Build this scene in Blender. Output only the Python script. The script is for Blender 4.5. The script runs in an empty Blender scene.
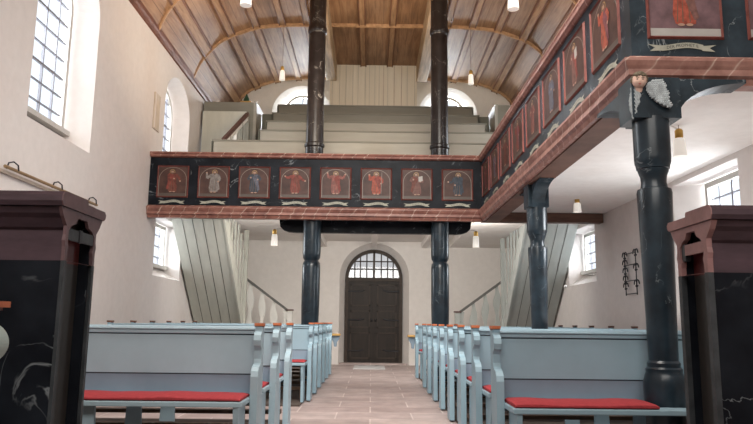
import bpy, math, random
from mathutils import Vector, Matrix
from mathutils.geometry import tessellate_polygon
random.seed(7)
PI = math.pi
scene = bpy.context.scene
COL = scene.collection

# ------------------------------------------------------------------ materials
def new_mat(name):
    m = bpy.data.materials.new(name); m.use_nodes = True
    nt = m.node_tree
    b = nt.nodes['Principled BSDF']
    return m, nt, b

def N(nt, typ, **kw):
    n = nt.nodes.new(typ)
    for k, v in kw.items():
        if hasattr(n, k): setattr(n, k, v)
    return n

def ramp(nt, fac, stops, interp='LINEAR'):
    r = nt.nodes.new('ShaderNodeValToRGB')
    r.color_ramp.interpolation = interp
    els = r.color_ramp.elements
    while len(els) < len(stops): els.new(0.5)
    for e, (p, c) in zip(els, stops):
        e.position = p; e.color = (c[0], c[1], c[2], 1)
    nt.links.new(fac, r.inputs['Fac'])
    return r.outputs['Color']

def mix(nt, fac, a, b, mode='MIX'):
    m = nt.nodes.new('ShaderNodeMix'); m.data_type = 'RGBA'; m.blend_type = mode
    for sock, v in ((m.inputs[0], fac), (m.inputs[6], a), (m.inputs[7], b)):
        if hasattr(v, 'is_linked'): nt.links.new(v, sock)
        elif isinstance(v, (int, float)): sock.default_value = v
        else: sock.default_value = (v[0], v[1], v[2], 1)
    return m.outputs[2]

def pos(nt, scale=(1, 1, 1), rot=(0, 0, 0)):
    g = nt.nodes.new('ShaderNodeNewGeometry')
    mp = nt.nodes.new('ShaderNodeMapping')
    mp.inputs['Scale'].default_value = scale
    mp.inputs['Rotation'].default_value = rot
    nt.links.new(g.outputs['Position'], mp.inputs['Vector'])
    return mp.outputs['Vector']

def noise(nt, vec, scale=5, detail=4, rough=.55, dist=0):
    n = nt.nodes.new('ShaderNodeTexNoise')
    n.inputs['Scale'].default_value = scale; n.inputs['Detail'].default_value = detail
    n.inputs['Roughness'].default_value = rough; n.inputs['Distortion'].default_value = dist
    nt.links.new(vec, n.inputs['Vector'])
    return n.outputs['Fac']

def bump(nt, b, h, strength=.2, dist=.01):
    bp = nt.nodes.new('ShaderNodeBump')
    bp.inputs['Strength'].default_value = strength; bp.inputs['Distance'].default_value = dist
    nt.links.new(h, bp.inputs['Height']); nt.links.new(bp.outputs['Normal'], b.inputs['Normal'])

def painted(name, col, var=.12, scale=6, rough=.5, stretch=(1, 1, 1), bmp=.08):
    m, nt, b = new_mat(name)
    v = pos(nt, stretch)
    f = noise(nt, v, scale, 5, .6)
    lo = tuple(c * (1 - var) for c in col); hi = tuple(min(1, c * (1 + var)) for c in col)
    c = ramp(nt, f, [(.3, lo), (.7, hi)])
    nt.links.new(c, b.inputs['Base Color'])
    b.inputs['Roughness'].default_value = rough; b.inputs['Specular IOR Level'].default_value = .3
    if bmp: bump(nt, b, noise(nt, v, scale * 6, 3), bmp, .004)
    return m

def marble(name, base, base2, vein, scale=2.2, width=.012, rough=.28, amount=.75, spec=.3):
    m, nt, b = new_mat(name)
    v = pos(nt)
    f = noise(nt, v, scale, 5, .5, 1.2)
    s = nt.nodes.new('ShaderNodeMath'); s.operation = 'SUBTRACT'; s.inputs[1].default_value = .5
    a = nt.nodes.new('ShaderNodeMath'); a.operation = 'ABSOLUTE'
    nt.links.new(f, s.inputs[0]); nt.links.new(s.outputs[0], a.inputs[0])
    ve = ramp(nt, a.outputs[0], [(0, (amount,) * 3), (width, (0, 0, 0))])
    gate = ramp(nt, noise(nt, v, scale * 1.1, 2), [(.5, (0, 0, 0)), (.62, (1, 1, 1))])
    fac = mix(nt, 1.0, ve, gate, 'MULTIPLY')
    bc = ramp(nt, noise(nt, v, scale * 1.7, 4), [(.35, base), (.7, base2)])
    nt.links.new(mix(nt, fac, bc, vein), b.inputs['Base Color'])
    b.inputs['Roughness'].default_value = rough; b.inputs['Specular IOR Level'].default_value = spec
    return m

def red_marble(name, ca=(.15, .055, .042), cb=(.33, .15, .115)):
    m, nt, b = new_mat(name)
    v = pos(nt)
    g = nt.nodes.new('ShaderNodeVectorMath'); g.operation = 'DOT_PRODUCT'; g.inputs[1].default_value = (1, -1, -1.05)
    nt.links.new(v, g.inputs[0])
    ns = nt.nodes.new('ShaderNodeMath'); ns.operation = 'MULTIPLY_ADD'; ns.inputs[1].default_value = .16
    nt.links.new(noise(nt, v, 2.6, 3), ns.inputs[0]); nt.links.new(g.outputs['Value'], ns.inputs[2])
    pp = nt.nodes.new('ShaderNodeMath'); pp.operation = 'PINGPONG'; pp.inputs[1].default_value = .095
    nt.links.new(ns.outputs[0], pp.inputs[0])
    ve = ramp(nt, pp.outputs[0], [(0, (.62, .62, .62)), (.010, (0, 0, 0))])
    gate = ramp(nt, noise(nt, v, 4.5, 2), [(.36, (.12, .12, .12)), (.55, (1, 1, 1))])
    ve = mix(nt, 1.0, ve, gate, 'MULTIPLY')
    bc = ramp(nt, noise(nt, v, 7, 5, .6), [(.3, ca), (.7, cb)])
    nt.links.new(mix(nt, ve, bc, (.80, .66, .56)), b.inputs['Base Color'])
    b.inputs['Roughness'].default_value = .4
    return m

def wood_boards(name, c1, c2, c3, axis='X', board=.16, rough=.6):
    """boards running along Y, seams every `board` metres along axis"""
    m, nt, b = new_mat(name)
    v = pos(nt, (9, .7, 9))
    grain = noise(nt, v, 1.5, 7, .65, .6)
    c = ramp(nt, grain, [(.25, c1), (.5, c2), (.8, c3)])
    blot = ramp(nt, noise(nt, pos(nt, (1, .6, 1)), 1.2, 3), [(.3, (.62, .6, .58)), (.7, (1.15, 1.1, 1.05))])
    c = mix(nt, 1.0, c, blot, 'MULTIPLY')
    g = nt.nodes.new('ShaderNodeNewGeometry'); sp = nt.nodes.new('ShaderNodeSeparateXYZ')
    nt.links.new(g.outputs['Position'], sp.inputs[0])
    mo = nt.nodes.new('ShaderNodeMath'); mo.operation = 'PINGPONG'; mo.inputs[1].default_value = board / 2
    nt.links.new(sp.outputs[axis], mo.inputs[0])
    seam = ramp(nt, mo.outputs[0], [(0, (.35, .35, .35)), (.004, (1, 1, 1))])
    c = mix(nt, 1.0, c, seam, 'MULTIPLY')
    nt.links.new(c, b.inputs['Base Color']); b.inputs['Roughness'].default_value = rough
    return m

def plaster(name, col, patch, amt=.5):
    m, nt, b = new_mat(name)
    v = pos(nt)
    f = ramp(nt, noise(nt, v, .7, 4, .6), [(.4, (0, 0, 0)), (.75, (amt,) * 3)])
    c = mix(nt, f, col, patch)
    f2 = ramp(nt, noise(nt, v, 9, 5, .6), [(.3, (.95, .95, .95)), (.7, (1.02, 1.02, 1.02))])
    nt.links.new(mix(nt, 1.0, c, f2, 'MULTIPLY'), b.inputs['Base Color'])
    b.inputs['Roughness'].default_value = .9
    bump(nt, b, noise(nt, v, 22, 4), .12, .01)
    return m

def flat(name, col, rough=.5, metal=0):
    m, nt, b = new_mat(name)
    f = ramp(nt, noise(nt, pos(nt), 14, 3), [(.3, tuple(c * .93 for c in col)), (.7, tuple(min(1, c * 1.05) for c in col))])
    nt.links.new(f, b.inputs['Base Color'])
    b.inputs['Roughness'].default_value = rough; b.inputs['Metallic'].default_value = metal
    return m

def stone_floor():
    m, nt, b = new_mat('sandstone_slabs')
    v = pos(nt)
    br = nt.nodes.new('ShaderNodeTexBrick')
    br.offset = .45
    br.inputs['Scale'].default_value = 1.0
    br.inputs['Brick Width'].default_value = .78; br.inputs['Row Height'].default_value = .5
    br.inputs['Mortar Size'].default_value = .009; br.inputs['Mortar Smooth'].default_value = .4
    br.inputs['Color1'].default_value = (.37, .295, .28, 1); br.inputs['Color2'].default_value = (.47, .39, .37, 1)
    br.inputs['Mortar'].default_value = (.60, .53, .50, 1); br.inputs['Bias'].default_value = .1
    nt.links.new(v, br.inputs['Vector'])
    f = ramp(nt, noise(nt, v, 3.5, 6, .65), [(.3, (.72, .70, .70)), (.7, (1.12, 1.1, 1.1))])
    c = mix(nt, 1.0, br.outputs['Color'], f, 'MULTIPLY')
    nt.links.new(c, b.inputs['Base Color'])
    b.inputs['Roughness'].default_value = .55
    bump(nt, b, noise(nt, v, 18, 4), .15, .01)
    return m

def glass_pane():
    m, nt, b = new_mat('window_glass')
    nt.nodes.remove(b)
    out = nt.nodes['Material Output']
    t = nt.nodes.new('ShaderNodeBsdfTransparent'); t.inputs[0].default_value = (.96, .98, 1, 1)
    g = nt.nodes.new('ShaderNodeBsdfGlossy'); g.inputs['Roughness'].default_value = .05
    mx = nt.nodes.new('ShaderNodeMixShader'); mx.inputs[0].default_value = .06
    nt.links.new(t.outputs[0], mx.inputs[1]); nt.links.new(g.outputs[0], mx.inputs[2])
    nt.links.new(mx.outputs[0], out.inputs[0])
    return m

def dim_glass():
    m = glass_pane(); m.name = 'dim_door_glass'
    m.node_tree.nodes['Transparent BSDF'].inputs[0].default_value = (.50, .48, .47, 1)
    return m

def lamp_glass():
    m, nt, b = new_mat('opal_glass')
    b.inputs['Base Color'].default_value = (.9, .88, .84, 1)
    b.inputs['Roughness'].default_value = .25
    b.inputs['Emission Color'].default_value = (1, .93, .82, 1)
    b.inputs['Emission Strength'].default_value = .35
    return m

M = {
 'wall': plaster('lime_plaster', (.66, .615, .59), (.63, .545, .51)),
 'gceil': plaster('gallery_plaster', (.84, .81, .78), (.70, .63, .58), .7),
 'wallb': plaster('back_wall_plaster', (.78, .745, .71), (.70, .65, .61)),
 'vault': wood_boards('vault_boards', (.15, .075, .038), (.295, .165, .088), (.44, .28, .16), 'X', .163),
 'batten': painted('batten_wood', (.33, .19, .10), .3, 4, .6, (6, .6, 6)),
 'battend': painted('dark_batten_wood', (.17, .075, .04), .3, 4, .6, (6, .6, 6)),
 'rib': painted('rib_wood', (.40, .235, .125), .3, 4, .6, (3, 3, 3)),
 'beam': painted('beam_wood', (.42, .29, .17), .35, 3, .6, (6, .5, 6)),
 'cornice': painted('cornice_wood', (.15, .062, .042), .3, 5),
 'black': marble('black_marbling', (.006, .007, .010), (.015, .018, .024), (.34, .37, .39), 2.8, .009, .42, .55, .1),
 'black2': marble('blue_black_marbling', (.013, .022, .030), (.032, .050, .066), (.46, .50, .52), 3.6, .010, .35, .6, .25),
 'column': marble('column_marbling', (.008, .014, .020), (.021, .036, .050), (.38, .43, .45), 3.8, .008, .28, .45, .4),
 'dcol': marble('dark_column_marbling', (.008, .006, .006), (.017, .014, .014), (.30, .29, .28), 3.4, .008, .3),
 'red': red_marble('red_marbling'), 'red2': red_marble('pink_red_marbling', (.22, .095, .075), (.46, .245, .20)),  # second is a lit copy: front light on the near runs in its colour
 'brown': painted('brown_board', (.135, .072, .052), .35, 3, .6, (1, 1, 6)),
 'pewl': painted('pale_blue_grey_paint', (.345, .455, .515), .07, 3, .42),  # lit copy of the pew paint, brightness of the front three put into colour
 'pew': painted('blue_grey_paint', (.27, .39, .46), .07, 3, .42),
 'pewd': painted('grey_blue_paint', (.215, .285, .355), .08, 3, .45),
 'groove': flat('dark_groove', (.055, .075, .09)),
 'cap': painted('orange_red_cap', (.50, .15, .065), .25, 12),
 'capdark': painted('dark_brown_cap', (.14, .065, .045), .25, 12),
 'capside': painted('dark_red_cap', (.16, .055, .04), .2, 12),
 'cushion': painted('red_cloth', (.36, .042, .050), .15, 30, .9),
 'floorw': painted('dark_floor_boards', (.085, .066, .056), .3, 3, .7, (1, 6, 1)),
 'foot': painted('footrest_wood', (.14, .085, .055), .3, 4),
 'stone': stone_floor(),
 'mat': painted('pale_mat', (.55, .54, .54), .08, 20, .9),
 'olive': painted('grey_olive_paint', (.22, .215, .185), .07, 3, .5, (.5, 1, 3)),
 'olivel': painted('pale_olive_paint', (.345, .335, .295), .07, 3, .5, (.5, 1, 3)),
 'olived': painted('dark_green_grey_paint', (.135, .14, .115), .1, 3, .5),
 'cream': painted('cream_boards', (.66, .60, .49), .06, 2, .6, (8, 1, .5)),
 'stair': painted('sage_white_paint', (.50, .50, .44), .06, 3, .5, (3, 1, 1)),
 'stairr': painted('grey_sage_paint', (.40, .425, .405), .06, 3, .5, (3, 1, 1)),
 'rail': flat('grey_handrail', (.11, .108, .10), .5),
 'raild': flat('dark_handrail', (.11, .055, .045), .4),
 'white': painted('white_paint', (.70, .69, .65), .05, 4, .5),
 'lead': flat('lead_bars', (.20, .20, .23), .5),
 'wframe': painted('window_frame_paint', (.50, .48, .45), .1, 6, .5),
 'glass': glass_pane(), 'dimglass': dim_glass(),
 'opal': lamp_glass(),
 'brass': flat('brass', (.62, .38, .10), .3, .8),
 'iron': flat('wrought_iron', (.02, .02, .024), .5, .3),
 'door': painted('dark_oak', (.020, .013, .009), .4, 4, .5, (6, 6, .6)),
 'doorf': painted('oak_frame', (.040, .027, .019), .3, 4),
 'plum': painted('plum_brown_paint', (.072, .046, .056), .3, 5, .4, (1, 1, 3)),
 'plumedge': painted('plum_edge_paint', (.125, .075, .080), .3, 9, .45),
 'pink': painted('dusty_pink_paint', (.27, .15, .145), .28, 9, .45),
 'greyedge': painted('worn_grey_edge', (.042, .047, .052), .4, 12, .5),
 'maroon': flat('maroon_paint', (.09, .016, .016)),
 'frame': painted('red_frame', (.16, .046, .037), .3, 12, .5),
 'canvas': painted('brown_canvas', (.062, .030, .024), .45, 6, .5),
 'canvas2': painted('violet_canvas', (.125, .072, .080), .5, 6, .5),
 'archp': flat('painted_arch', (.20, .155, .13)),
 'ground': flat('painted_ground', (.075, .055, .045)),
 'pground': flat('pale_painted_ground', (.36, .34, .32)),
 'skin': flat('painted_skin', (.36, .22, .155)),
 'halo': flat('painted_halo', (.34, .21, .075)),
 'hair': flat('painted_hair', (.12, .07, .045)),
 'scroll': painted('scroll_paint', (.36, .36, .30), .15, 14, .6),
 'ink': flat('ink', (.03, .028, .026)),  # lettering, and the black sheets standing for shade inside the desks
 'flesh': painted('cherub_skin', (.70, .48, .39), .15, 25, .45),
 'lips': flat('cherub_lips', (.40, .07, .06)),
 'eyes': flat('cherub_eyes', (.03, .025, .02)),
 'chair': painted('cherub_hair', (.13, .105, .07), .3, 30),
 'wing': painted('silver_wing', (.36, .40, .42), .35, 26, .4),
 'wood': painted('honey_wood', (.45, .27, .09), .2, 8),
 'slat': painted('pale_wood', (.50, .42, .34), .12, 6),
 'green': flat('dark_green', (.015, .06, .03)),
 'rodw': painted('rod_wood', (.26, .17, .09), .2, 8),
}
def robe(name, c):
    if name not in M: M[name] = painted(name, c, .45, 22, .55)
    return M[name]
for n, c in (('robe_russet', (.13,.036,.026)), ('robe_grey', (.19,.17,.16)), ('robe_navy', (.035, .045, .062)),
             ('robe_crimson', (.19,.042,.033)), ('robe_rose', (.22,.078,.065)), ('robe_vermilion', (.30,.065,.040)),
             ('robe_mauve', (.15,.07,.06)), ('robe_white', (.50, .48, .47)), ('robe_slate', (.10, .105, .135)), ('robe_plum', (.15, .05, .06))):
    robe(n, c)

# ------------------------------------------------------------------ mesh helpers
class MB:
    def __init__(s): s.v = []; s.f = []; s.mi = []; s.mats = []
    def m(s, mat):
        if mat not in s.mats: s.mats.append(mat)
        return s.mats.index(mat)
    def add(s, vs, fs, mat):
        o = len(s.v); k = s.m(mat)
        s.v += [tuple(p) for p in vs]
        for f in fs: s.f.append(tuple(i + o for i in f)); s.mi.append(k)
        return s
    def box(s, x0, x1, y0, y1, z0, z1, mat, M4=None):
        vs = [(x, y, z) for z in (z0, z1) for y in (y0, y1) for x in (x0, x1)]
        if M4 is not None: vs = [tuple(M4 @ Vector(p)) for p in vs]
        return s.add(vs, [(0, 2, 3, 1), (4, 5, 7, 6), (0, 1, 5, 4), (2, 6, 7, 3), (0, 4, 6, 2), (1, 3, 7, 5)], mat)
    def prism(s, pts, mapf, a, b, mat):
        """polygon pts (2D) extruded from a to b through mapf(u,v,t)"""
        n = len(pts)
        vs = [mapf(u, v, a) for u, v in pts] + [mapf(u, v, b) for u, v in pts]
        tri = tessellate_polygon([[Vector((u, v, 0)) for u, v in pts]])
        fs = [tuple(t) for t in tri] + [tuple(i + n for i in reversed(t)) for t in tri]
        fs += [(i, (i + 1) % n, (i + 1) % n + n, i + n) for i in range(n)]
        return s.add(vs, fs, mat)
    def lathe(s, prof, seg, mat, c=(0, 0), caps=True):
        vs, fs = [], []
        for r, z in prof:
            for k in range(seg):
                a = 2 * PI * k / seg
                vs.append((c[0] + r * math.cos(a), c[1] + r * math.sin(a), z))
        for i in range(len(prof) - 1):
            for k in range(seg):
                k2 = (k + 1) % seg
                fs.append((i * seg + k, i * seg + k2, (i + 1) * seg + k2, (i + 1) * seg + k))
        if caps:
            fs.append(tuple(reversed(range(seg)))); n = (len(prof) - 1) * seg
            fs.append(tuple(n + k for k in range(seg)))
        return s.add(vs, fs, mat)
    def tube(s, pts, r, mat, seg=8, closed=False):
        P = [Vector(p) for p in pts]; n = len(P); vs, fs = [], []
        for i, p in enumerate(P):
            if closed: t = (P[(i + 1) % n] - P[i - 1])
            else: t = P[min(i + 1, n - 1)] - P[max(i - 1, 0)]
            t.normalize()
            up = Vector((0, 0, 1)) if abs(t.z) < .95 else Vector((1, 0, 0))
            a = t.cross(up).normalized(); b = a.cross(t)
            rr = r[i] if isinstance(r, (list, tuple)) else r
            for k in range(seg):
                an = 2 * PI * k / seg + PI / seg
                vs.append(p + a * rr * math.cos(an) + b * rr * math.sin(an))
        for i in range(n if closed else n - 1):
            j = (i + 1) % n
            for k in range(seg):
                k2 = (k + 1) % seg
                fs.append((i * seg + k, i * seg + k2, j * seg + k2, j * seg + k))
        if not closed:
            fs.append(tuple(reversed(range(seg)))); fs.append(tuple((n - 1) * seg + k for k in range(seg)))
        return s.add(vs, fs, mat)
    def strip(s, A, B, mat):
        n = len(A)
        return s.add(list(A) + list(B), [(i, i + 1, n + i + 1, n + i) for i in range(n - 1)], mat)
    def ball(s, c, r, mat, seg=14, rings=9, sc=(1, 1, 1)):
        vs, fs = [], []
        for i in range(rings + 1):
            th = PI * i / rings
            for k in range(seg):
                ph = 2 * PI * k / seg
                vs.append((c[0] + r * sc[0] * math.sin(th) * math.cos(ph), c[1] + r * sc[1] * math.sin(th) * math.sin(ph), c[2] + r * sc[2] * math.cos(th)))
        for i in range(rings):
            for k in range(seg):
                k2 = (k + 1) % seg
                fs.append((i * seg + k, (i + 1) * seg + k, (i + 1) * seg + k2, i * seg + k2))
        return s.add(vs, fs, mat)
    def build(s, name, parent=None, smooth=False, bevel=0, kind=None, label=None):
        me = bpy.data.meshes.new(name)
        me.from_pydata([tuple(v) for v in s.v], [], s.f)
        for m in s.mats: me.materials.append(m)
        me.polygons.foreach_set('material_index', s.mi)
        if smooth:
            me.polygons.foreach_set('use_smooth', [True] * len(me.polygons))
            try: me.set_sharp_from_angle(angle=math.radians(38))
            except Exception: pass
        me.update()
        o = bpy.data.objects.new(name, me); COL.objects.link(o)
        if parent is not None: o.parent = parent
        if bevel:
            b = o.modifiers.new('bevel', 'BEVEL'); b.width = bevel; b.segments = 2; b.limit_method = 'ANGLE'
        if kind: o['kind'] = kind
        if label: o['label'] = label
        return o

def thing(name, label, cat, loc=(0, 0, 0), rz=0, group=None):
    o = bpy.data.objects.new(name, None); COL.objects.link(o)
    o.location = loc; o.rotation_euler = (0, 0, rz); o.empty_display_size = .1
    o['label'] = label; o['category'] = cat
    if group: o['group'] = group
    return o
def tag(o, label, cat, group=None):
    o['label'] = label; o['category'] = cat
    if group: o['group'] = group
    return o
def copy_tree(o, parent=None):
    c = o.copy(); COL.objects.link(c); c.parent = parent
    for ch in [k for k in o.children]: copy_tree(ch, c)
    return c

# ------------------------------------------------------------------ main dimensions
XL, XR, YB = -3.54, 3.64, 15.7
CXN = .05                        # nave axis
YF = -1.6                        # open chancel end
SPRING = 5.53

# ------------------------------------------------------------------ floor
m = MB(); m.box(XL - .5, XR + .5, YF, YB + .6, -.12, 0, M['stone']); m.build('floor', kind='structure')
m = MB(); m.box(.84, XR, 3.55, 13.0, 0, .02, M['floorw']); m.build('floor_pew_platform', kind='structure')
m = MB()
m.box(XL, -.80, 3.75, 6.75, 0, .02, M['floorw']); m.build('floor_pew_platform', kind='structure')
m = MB()
m.box(XL, -.80, 7.95, 13.1, 0, .02, M['floorw']); m.build('floor_pew_platform', kind='structure')

# ------------------------------------------------------------------ walls with openings
def arch_outline(u0, u1, z0, zs, rise, n=20):
    c, hw = (u0 + u1) / 2, (u1 - u0) / 2
    pts = [(u0, z0), (u1, z0)]
    if rise > 0:
        pts += [(c + hw * math.cos(PI * k / n), zs + rise * math.sin(PI * k / n)) for k in range(n + 1)]
    else: pts += [(u1, zs), (u0, zs)]
    return pts

def wall(name, outer, holes, mapf, mat):
    """outer: 2D polygon; holes: list of (front_outline, back_outline, depth)"""
    mb = MB()
    loops = [outer] + [h[0] for h in holes]
    flatp = [p for l in loops for p in l]
    tri = tessellate_polygon([[Vector((u, z, 0)) for u, z in l] for l in loops])
    mb.add([mapf(u, z, 0) for u, z in flatp], [tuple(t) for t in tri], mat)
    for fo, bo, d in holes:
        n = len(fo)
        vs = [mapf(u, z, 0) for u, z in fo] + [mapf(u, z, d) for u, z in bo]
        mb.add(vs, [(i, (i + 1) % n, (i + 1) % n + n, i + n) for i in range(n)], mat)
    o = mb.build(name, kind='structure')
    return o

WIN = [0]
def window(mapf, u0, u1, z0, zs, rise, d, cols, rows, thick=(), bar=.011, sash=None, fm=.065):
    WIN[0] += 1
    name = 'window_%d' % WIN[0]
    c, hw = (u0 + u1) / 2, (u1 - u0) / 2
    def zt(u):
        if rise <= 0: return zs
        q = max(0, 1 - ((u - c) / hw) ** 2); return zs + rise * math.sqrt(q)
    def ur(z):
        if z <= zs or rise <= 0: return hw
        q = max(0, 1 - ((z - zs) / rise) ** 2); return hw * math.sqrt(q)
    out = arch_outline(u0, u1, z0, zs, rise)
    inn = arch_outline(u0 + fm, u1 - fm, z0 + fm, zs if rise > 0 else zs - fm, max(0, rise - fm))
    mb = MB(); n = len(out)
    for da, db in ((d - .05, d + .02),):
        vs = [mapf(u, z, da) for u, z in out] + [mapf(u, z, da) for u, z in inn] + [mapf(u, z, db) for u, z in inn]
        fs = [(i, (i + 1) % n, n + (i + 1) % n, n + i) for i in range(n)] + [(n + i, n + (i + 1) % n, 2 * n + (i + 1) % n, 2 * n + i) for i in range(n)]
        mb.add(vs, fs, M['wframe'])
    # sill board
    a, b_ = mapf(u0 - .02, z0 - .01, d - .12), mapf(u1 + .02, z0 + .05, d + .01)
    mb.box(min(a[0], b_[0]), max(a[0], b_[0]), min(a[1], b_[1]), max(a[1], b_[1]), z0 - .01, z0 + .05, M['wframe'])
    fr = mb.build(name, kind='structure')
    bars = MB()
    def bx(ua, ub, za, zb, da, db, mat):
        p, q = mapf(ua, za, da), mapf(ub, zb, db)
        bars.box(min(p[0], q[0]), max(p[0], q[0]), min(p[1], q[1]), max(p[1], q[1]), za, zb, mat)
    for k in range(1, cols):
        u = u0 + (u1 - u0) * k / cols
        w = .016 if k in thick else bar * .8
        bx(u - w, u + w, z0 + .02, zt(u) - .01, d - .02, d + .01, M['lead'])
    ztop = zs + max(rise, 0)
    for k in range(1, rows):
        z = z0 + (ztop - z0) * k / rows
        r = ur(z) - fm * .8
        w = .014 if ('h', k) in thick else bar * .7
        bx(c - r, c + r, z - w, z + w, d - .015, d + .008, M['lead'])
    bars.build('window_bars', fr)
    pm = MB()
    tri = tessellate_polygon([[Vector((u, z, 0)) for u, z in out]])
    pm.add([mapf(u, z, d + .004) for u, z in out], [tuple(t) for t in tri], M['glass'])
    pm.build('window_pane', fr)
    return fr

mapL = lambda u, z, d: (XL - d, u, z)
mapR = lambda u, z, d: (XR + d, u, z)
mapB = lambda u, z, d: (u, YB + d, z)
A = arch_outline
# left wall: two tall arched windows (upper), one small square one under the gallery
holes = [
 (A(6.72, 8.28, 2.99, 4.72, .58), A(6.98, 8.14, 3.18, 4.75, .50), .36),
 (A(11.12, 12.66, 2.99, 4.66, .60), A(11.38, 12.50, 3.18, 4.65, .50), .36),
 (A(11.02, 12.55, 1.66, 2.66, 0), A(11.40, 12.5, 1.86, 2.64, 0), .36)]
wall('wall_left', [(YF, 0), (YB, 0), (YB, SPRING + .1), (YF, SPRING + .1)], holes, mapL, M['wall'])
window(mapL, 6.98, 8.14, 3.18, 4.75, .50, .33, 4, 9, (1, ('h', 3), ('h', 6)))
window(mapL, 11.38, 12.50, 3.18, 4.65, .50, .33, 4, 9, (2, ('h', 3), ('h', 6)))
window(mapL, 11.40, 12.50, 1.86, 2.64, 0, .33, 4, 4, (2,))
holes = [
 (A(6.60, 8.08, 1.60, 2.62, 0), A(6.72, 7.80, 1.78, 2.60, 0), .33),
 (A(11.02, 12.55, 1.65, 2.62, 0), A(11.40, 12.5, 1.86, 2.60, 0), .36),
 (A(6.72, 8.28, 3.5, 4.72, .58), A(6.98, 8.14, 3.6, 4.75, .50), .36),
 (A(11.12, 12.66, 3.3, 4.66, .60), A(11.38, 12.50, 3.45, 4.65, .50), .36)]
wall('wall_right', [(YF, 0), (YB, 0), (YB, SPRING + .1), (YF, SPRING + .1)], holes, mapR, M['wall'])
window(mapR, 6.72, 7.80, 1.78, 2.60, 0, .30, 4, 4, (2,))
window(mapR, 11.40, 12.50, 1.86, 2.60, 0, .33, 4, 4, (2,))
window(mapR, 6.98, 8.14, 3.6, 4.75, .50, .33, 4, 7, (2,))
window(mapR, 11.38, 12.50, 3.45, 4.65, .50, .33, 4, 7, (2,))

m = MB(); m.box(XL - .3, XR + .3, YF - .2, YF, -.1, 7.2, M['wall']); m.build('wall_chancel', kind='structure')

# vault profile
VK = [(0, 6.73), (.36, 6.73), (.53, 6.71), (.66, 6.65), (.79, 6.49), (.85, 6.36), (.91, 6.14), (.955, 5.90), (1, 5.53)]
VP = []
for i in range(len(VK) - 1):
    p0, p1, p2, p3 = VK[max(i - 1, 0)], VK[i], VK[i + 1], VK[min(i + 2, len(VK) - 1)]
    for k in range(8):
        t = k / 8
        zz = .5 * (2 * p1[1] + (p2[1] - p0[1]) * t + (2 * p0[1] - 5 * p1[1] + 4 * p2[1] - p3[1]) * t * t + (3 * p1[1] - p0[1] - 3 * p2[1] + p3[1]) * t ** 3)
        VP.append((p1[0] + (p2[0] - p1[0]) * t, zz))
VP.append(VK[-1])
def vz(x):
    t = min(1, abs(x - CXN) / 3.59)
    pts = VP
    for (a, za), (b, zb) in zip(pts, pts[1:]):
        if t <= b:
            return za + (zb - za) * (t - a) / (b - a)
    return 5.53
def vpts(n=48, off=0, x0=XL, x1=XR):
    out = []
    for k in range(n + 1):
        s = -math.cos(PI * k / n)
        x = (x0 + x1) / 2 + (x1 - x0) / 2 * s
        out.append((x, vz(x) - off))
    return out
vp = vpts(140)
holes = [
 (A(-.74, .86, 0, 1.98, .78), A(-.60, .70, 0, 1.97, .66), .32),
 (A(-2.44, -1.02, 5.2, 5.86, .69), A(-2.17, -1.29, 5.3, 5.98, .43), .34),
 (A(1.06, 2.48, 5.2, 5.86, .69), A(1.33, 2.21, 5.3, 5.98, .43), .34)]
# door opening reaches the floor: start it a hair above the wall's lower edge
for i in (0, 1): pass
dh = (A(-.74, .86, .001, 1.98, .78), A(-.60, .70, .001, 1.97, .66), .34)
holes[0] = dh
outer = [(XL, 0), (XR, 0)] + [(x, z + .05) for x, z in reversed(vp)]
wall('wall_back', outer, holes, mapB, M['wallb'])
window(mapB, -2.17, -1.29, 5.3, 5.98, .43, .31, 4, 5, (2,))
window(mapB, 1.33, 2.21, 5.3, 5.98, .43, .31, 4, 5, (2,))

# ceiling vault with battens
mb = MB()
ys = [YF, YB + .02]
for i in range(len(vp) - 1):
    (xa, za), (xb, zb) = vp[i], vp[i + 1]
    mb.add([(xa, YF, za), (xb, YF, zb), (xb, YB, zb), (xa, YB, za)], [(0, 1, 2, 3)], M['vault'])
vault = mb.build('ceiling', kind='structure', smooth=True)
mb = MB()
for xo in (.30, .92 + .46, 1.37 + .49, 2.36, 2.84, 3.28):
    for s in (-1, 1):
        for dx, hw, dz, mt in ((-.058, .010, .045, 'battend'), (.058, .010, .045, 'battend'), (0, .05, .030, 'batten')):
            xc = CXN + s * xo
            xa, xb = xc + dx - hw, xc + dx + hw
            za, zb = vz(xa), vz(xb)
            vs = [(xa, YF, za + .01), (xb, YF, zb + .01), (xb, YF, zb - dz), (xa, YF, za - dz)]
            vs += [(x, YB, z) for x, y, z in vs]
            mb.add(vs, [(0, 1, 5, 4), (1, 2, 6, 5), (2, 3, 7, 6), (3, 0, 4, 7)], M[mt])
mb.build('ceiling_battens', vault)
tn = [0]
def trim(mb, parent=None, **kw):
    tn[0] += 1
    return mb.build('trim_%d' % tn[0], parent, kind='structure', **kw)
for yr in (12.62, 10.42, 8.22, 6.02, 3.82, 15.55):
    mb = MB()
    P = vpts(90, 0, XL + .005, XR - .005)
    prof = [(-.04, .0), (-.034, .045), (0, .062), (.034, .045), (.04, .0)]
    rows = [[(x, yr + a, z - b) for x, z in P] for a, b in prof]
    for r1, r2 in zip(rows, rows[1:]): mb.strip(r1, r2, M['rib'])
    trim(mb, smooth=True)
for x0, s in ((XL, 1), (XR, -1)):
    mb = MB()
    prof = [(0, 5.47), (.03, 5.48), (.035, 5.53), (.055, 5.56), (.055, 5.64), (0, 5.64)]
    mb.prism(prof, lambda u, v, t: (x0 + s * u, t, v), YF, YB, M['cornice']); trim(mb)

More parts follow.
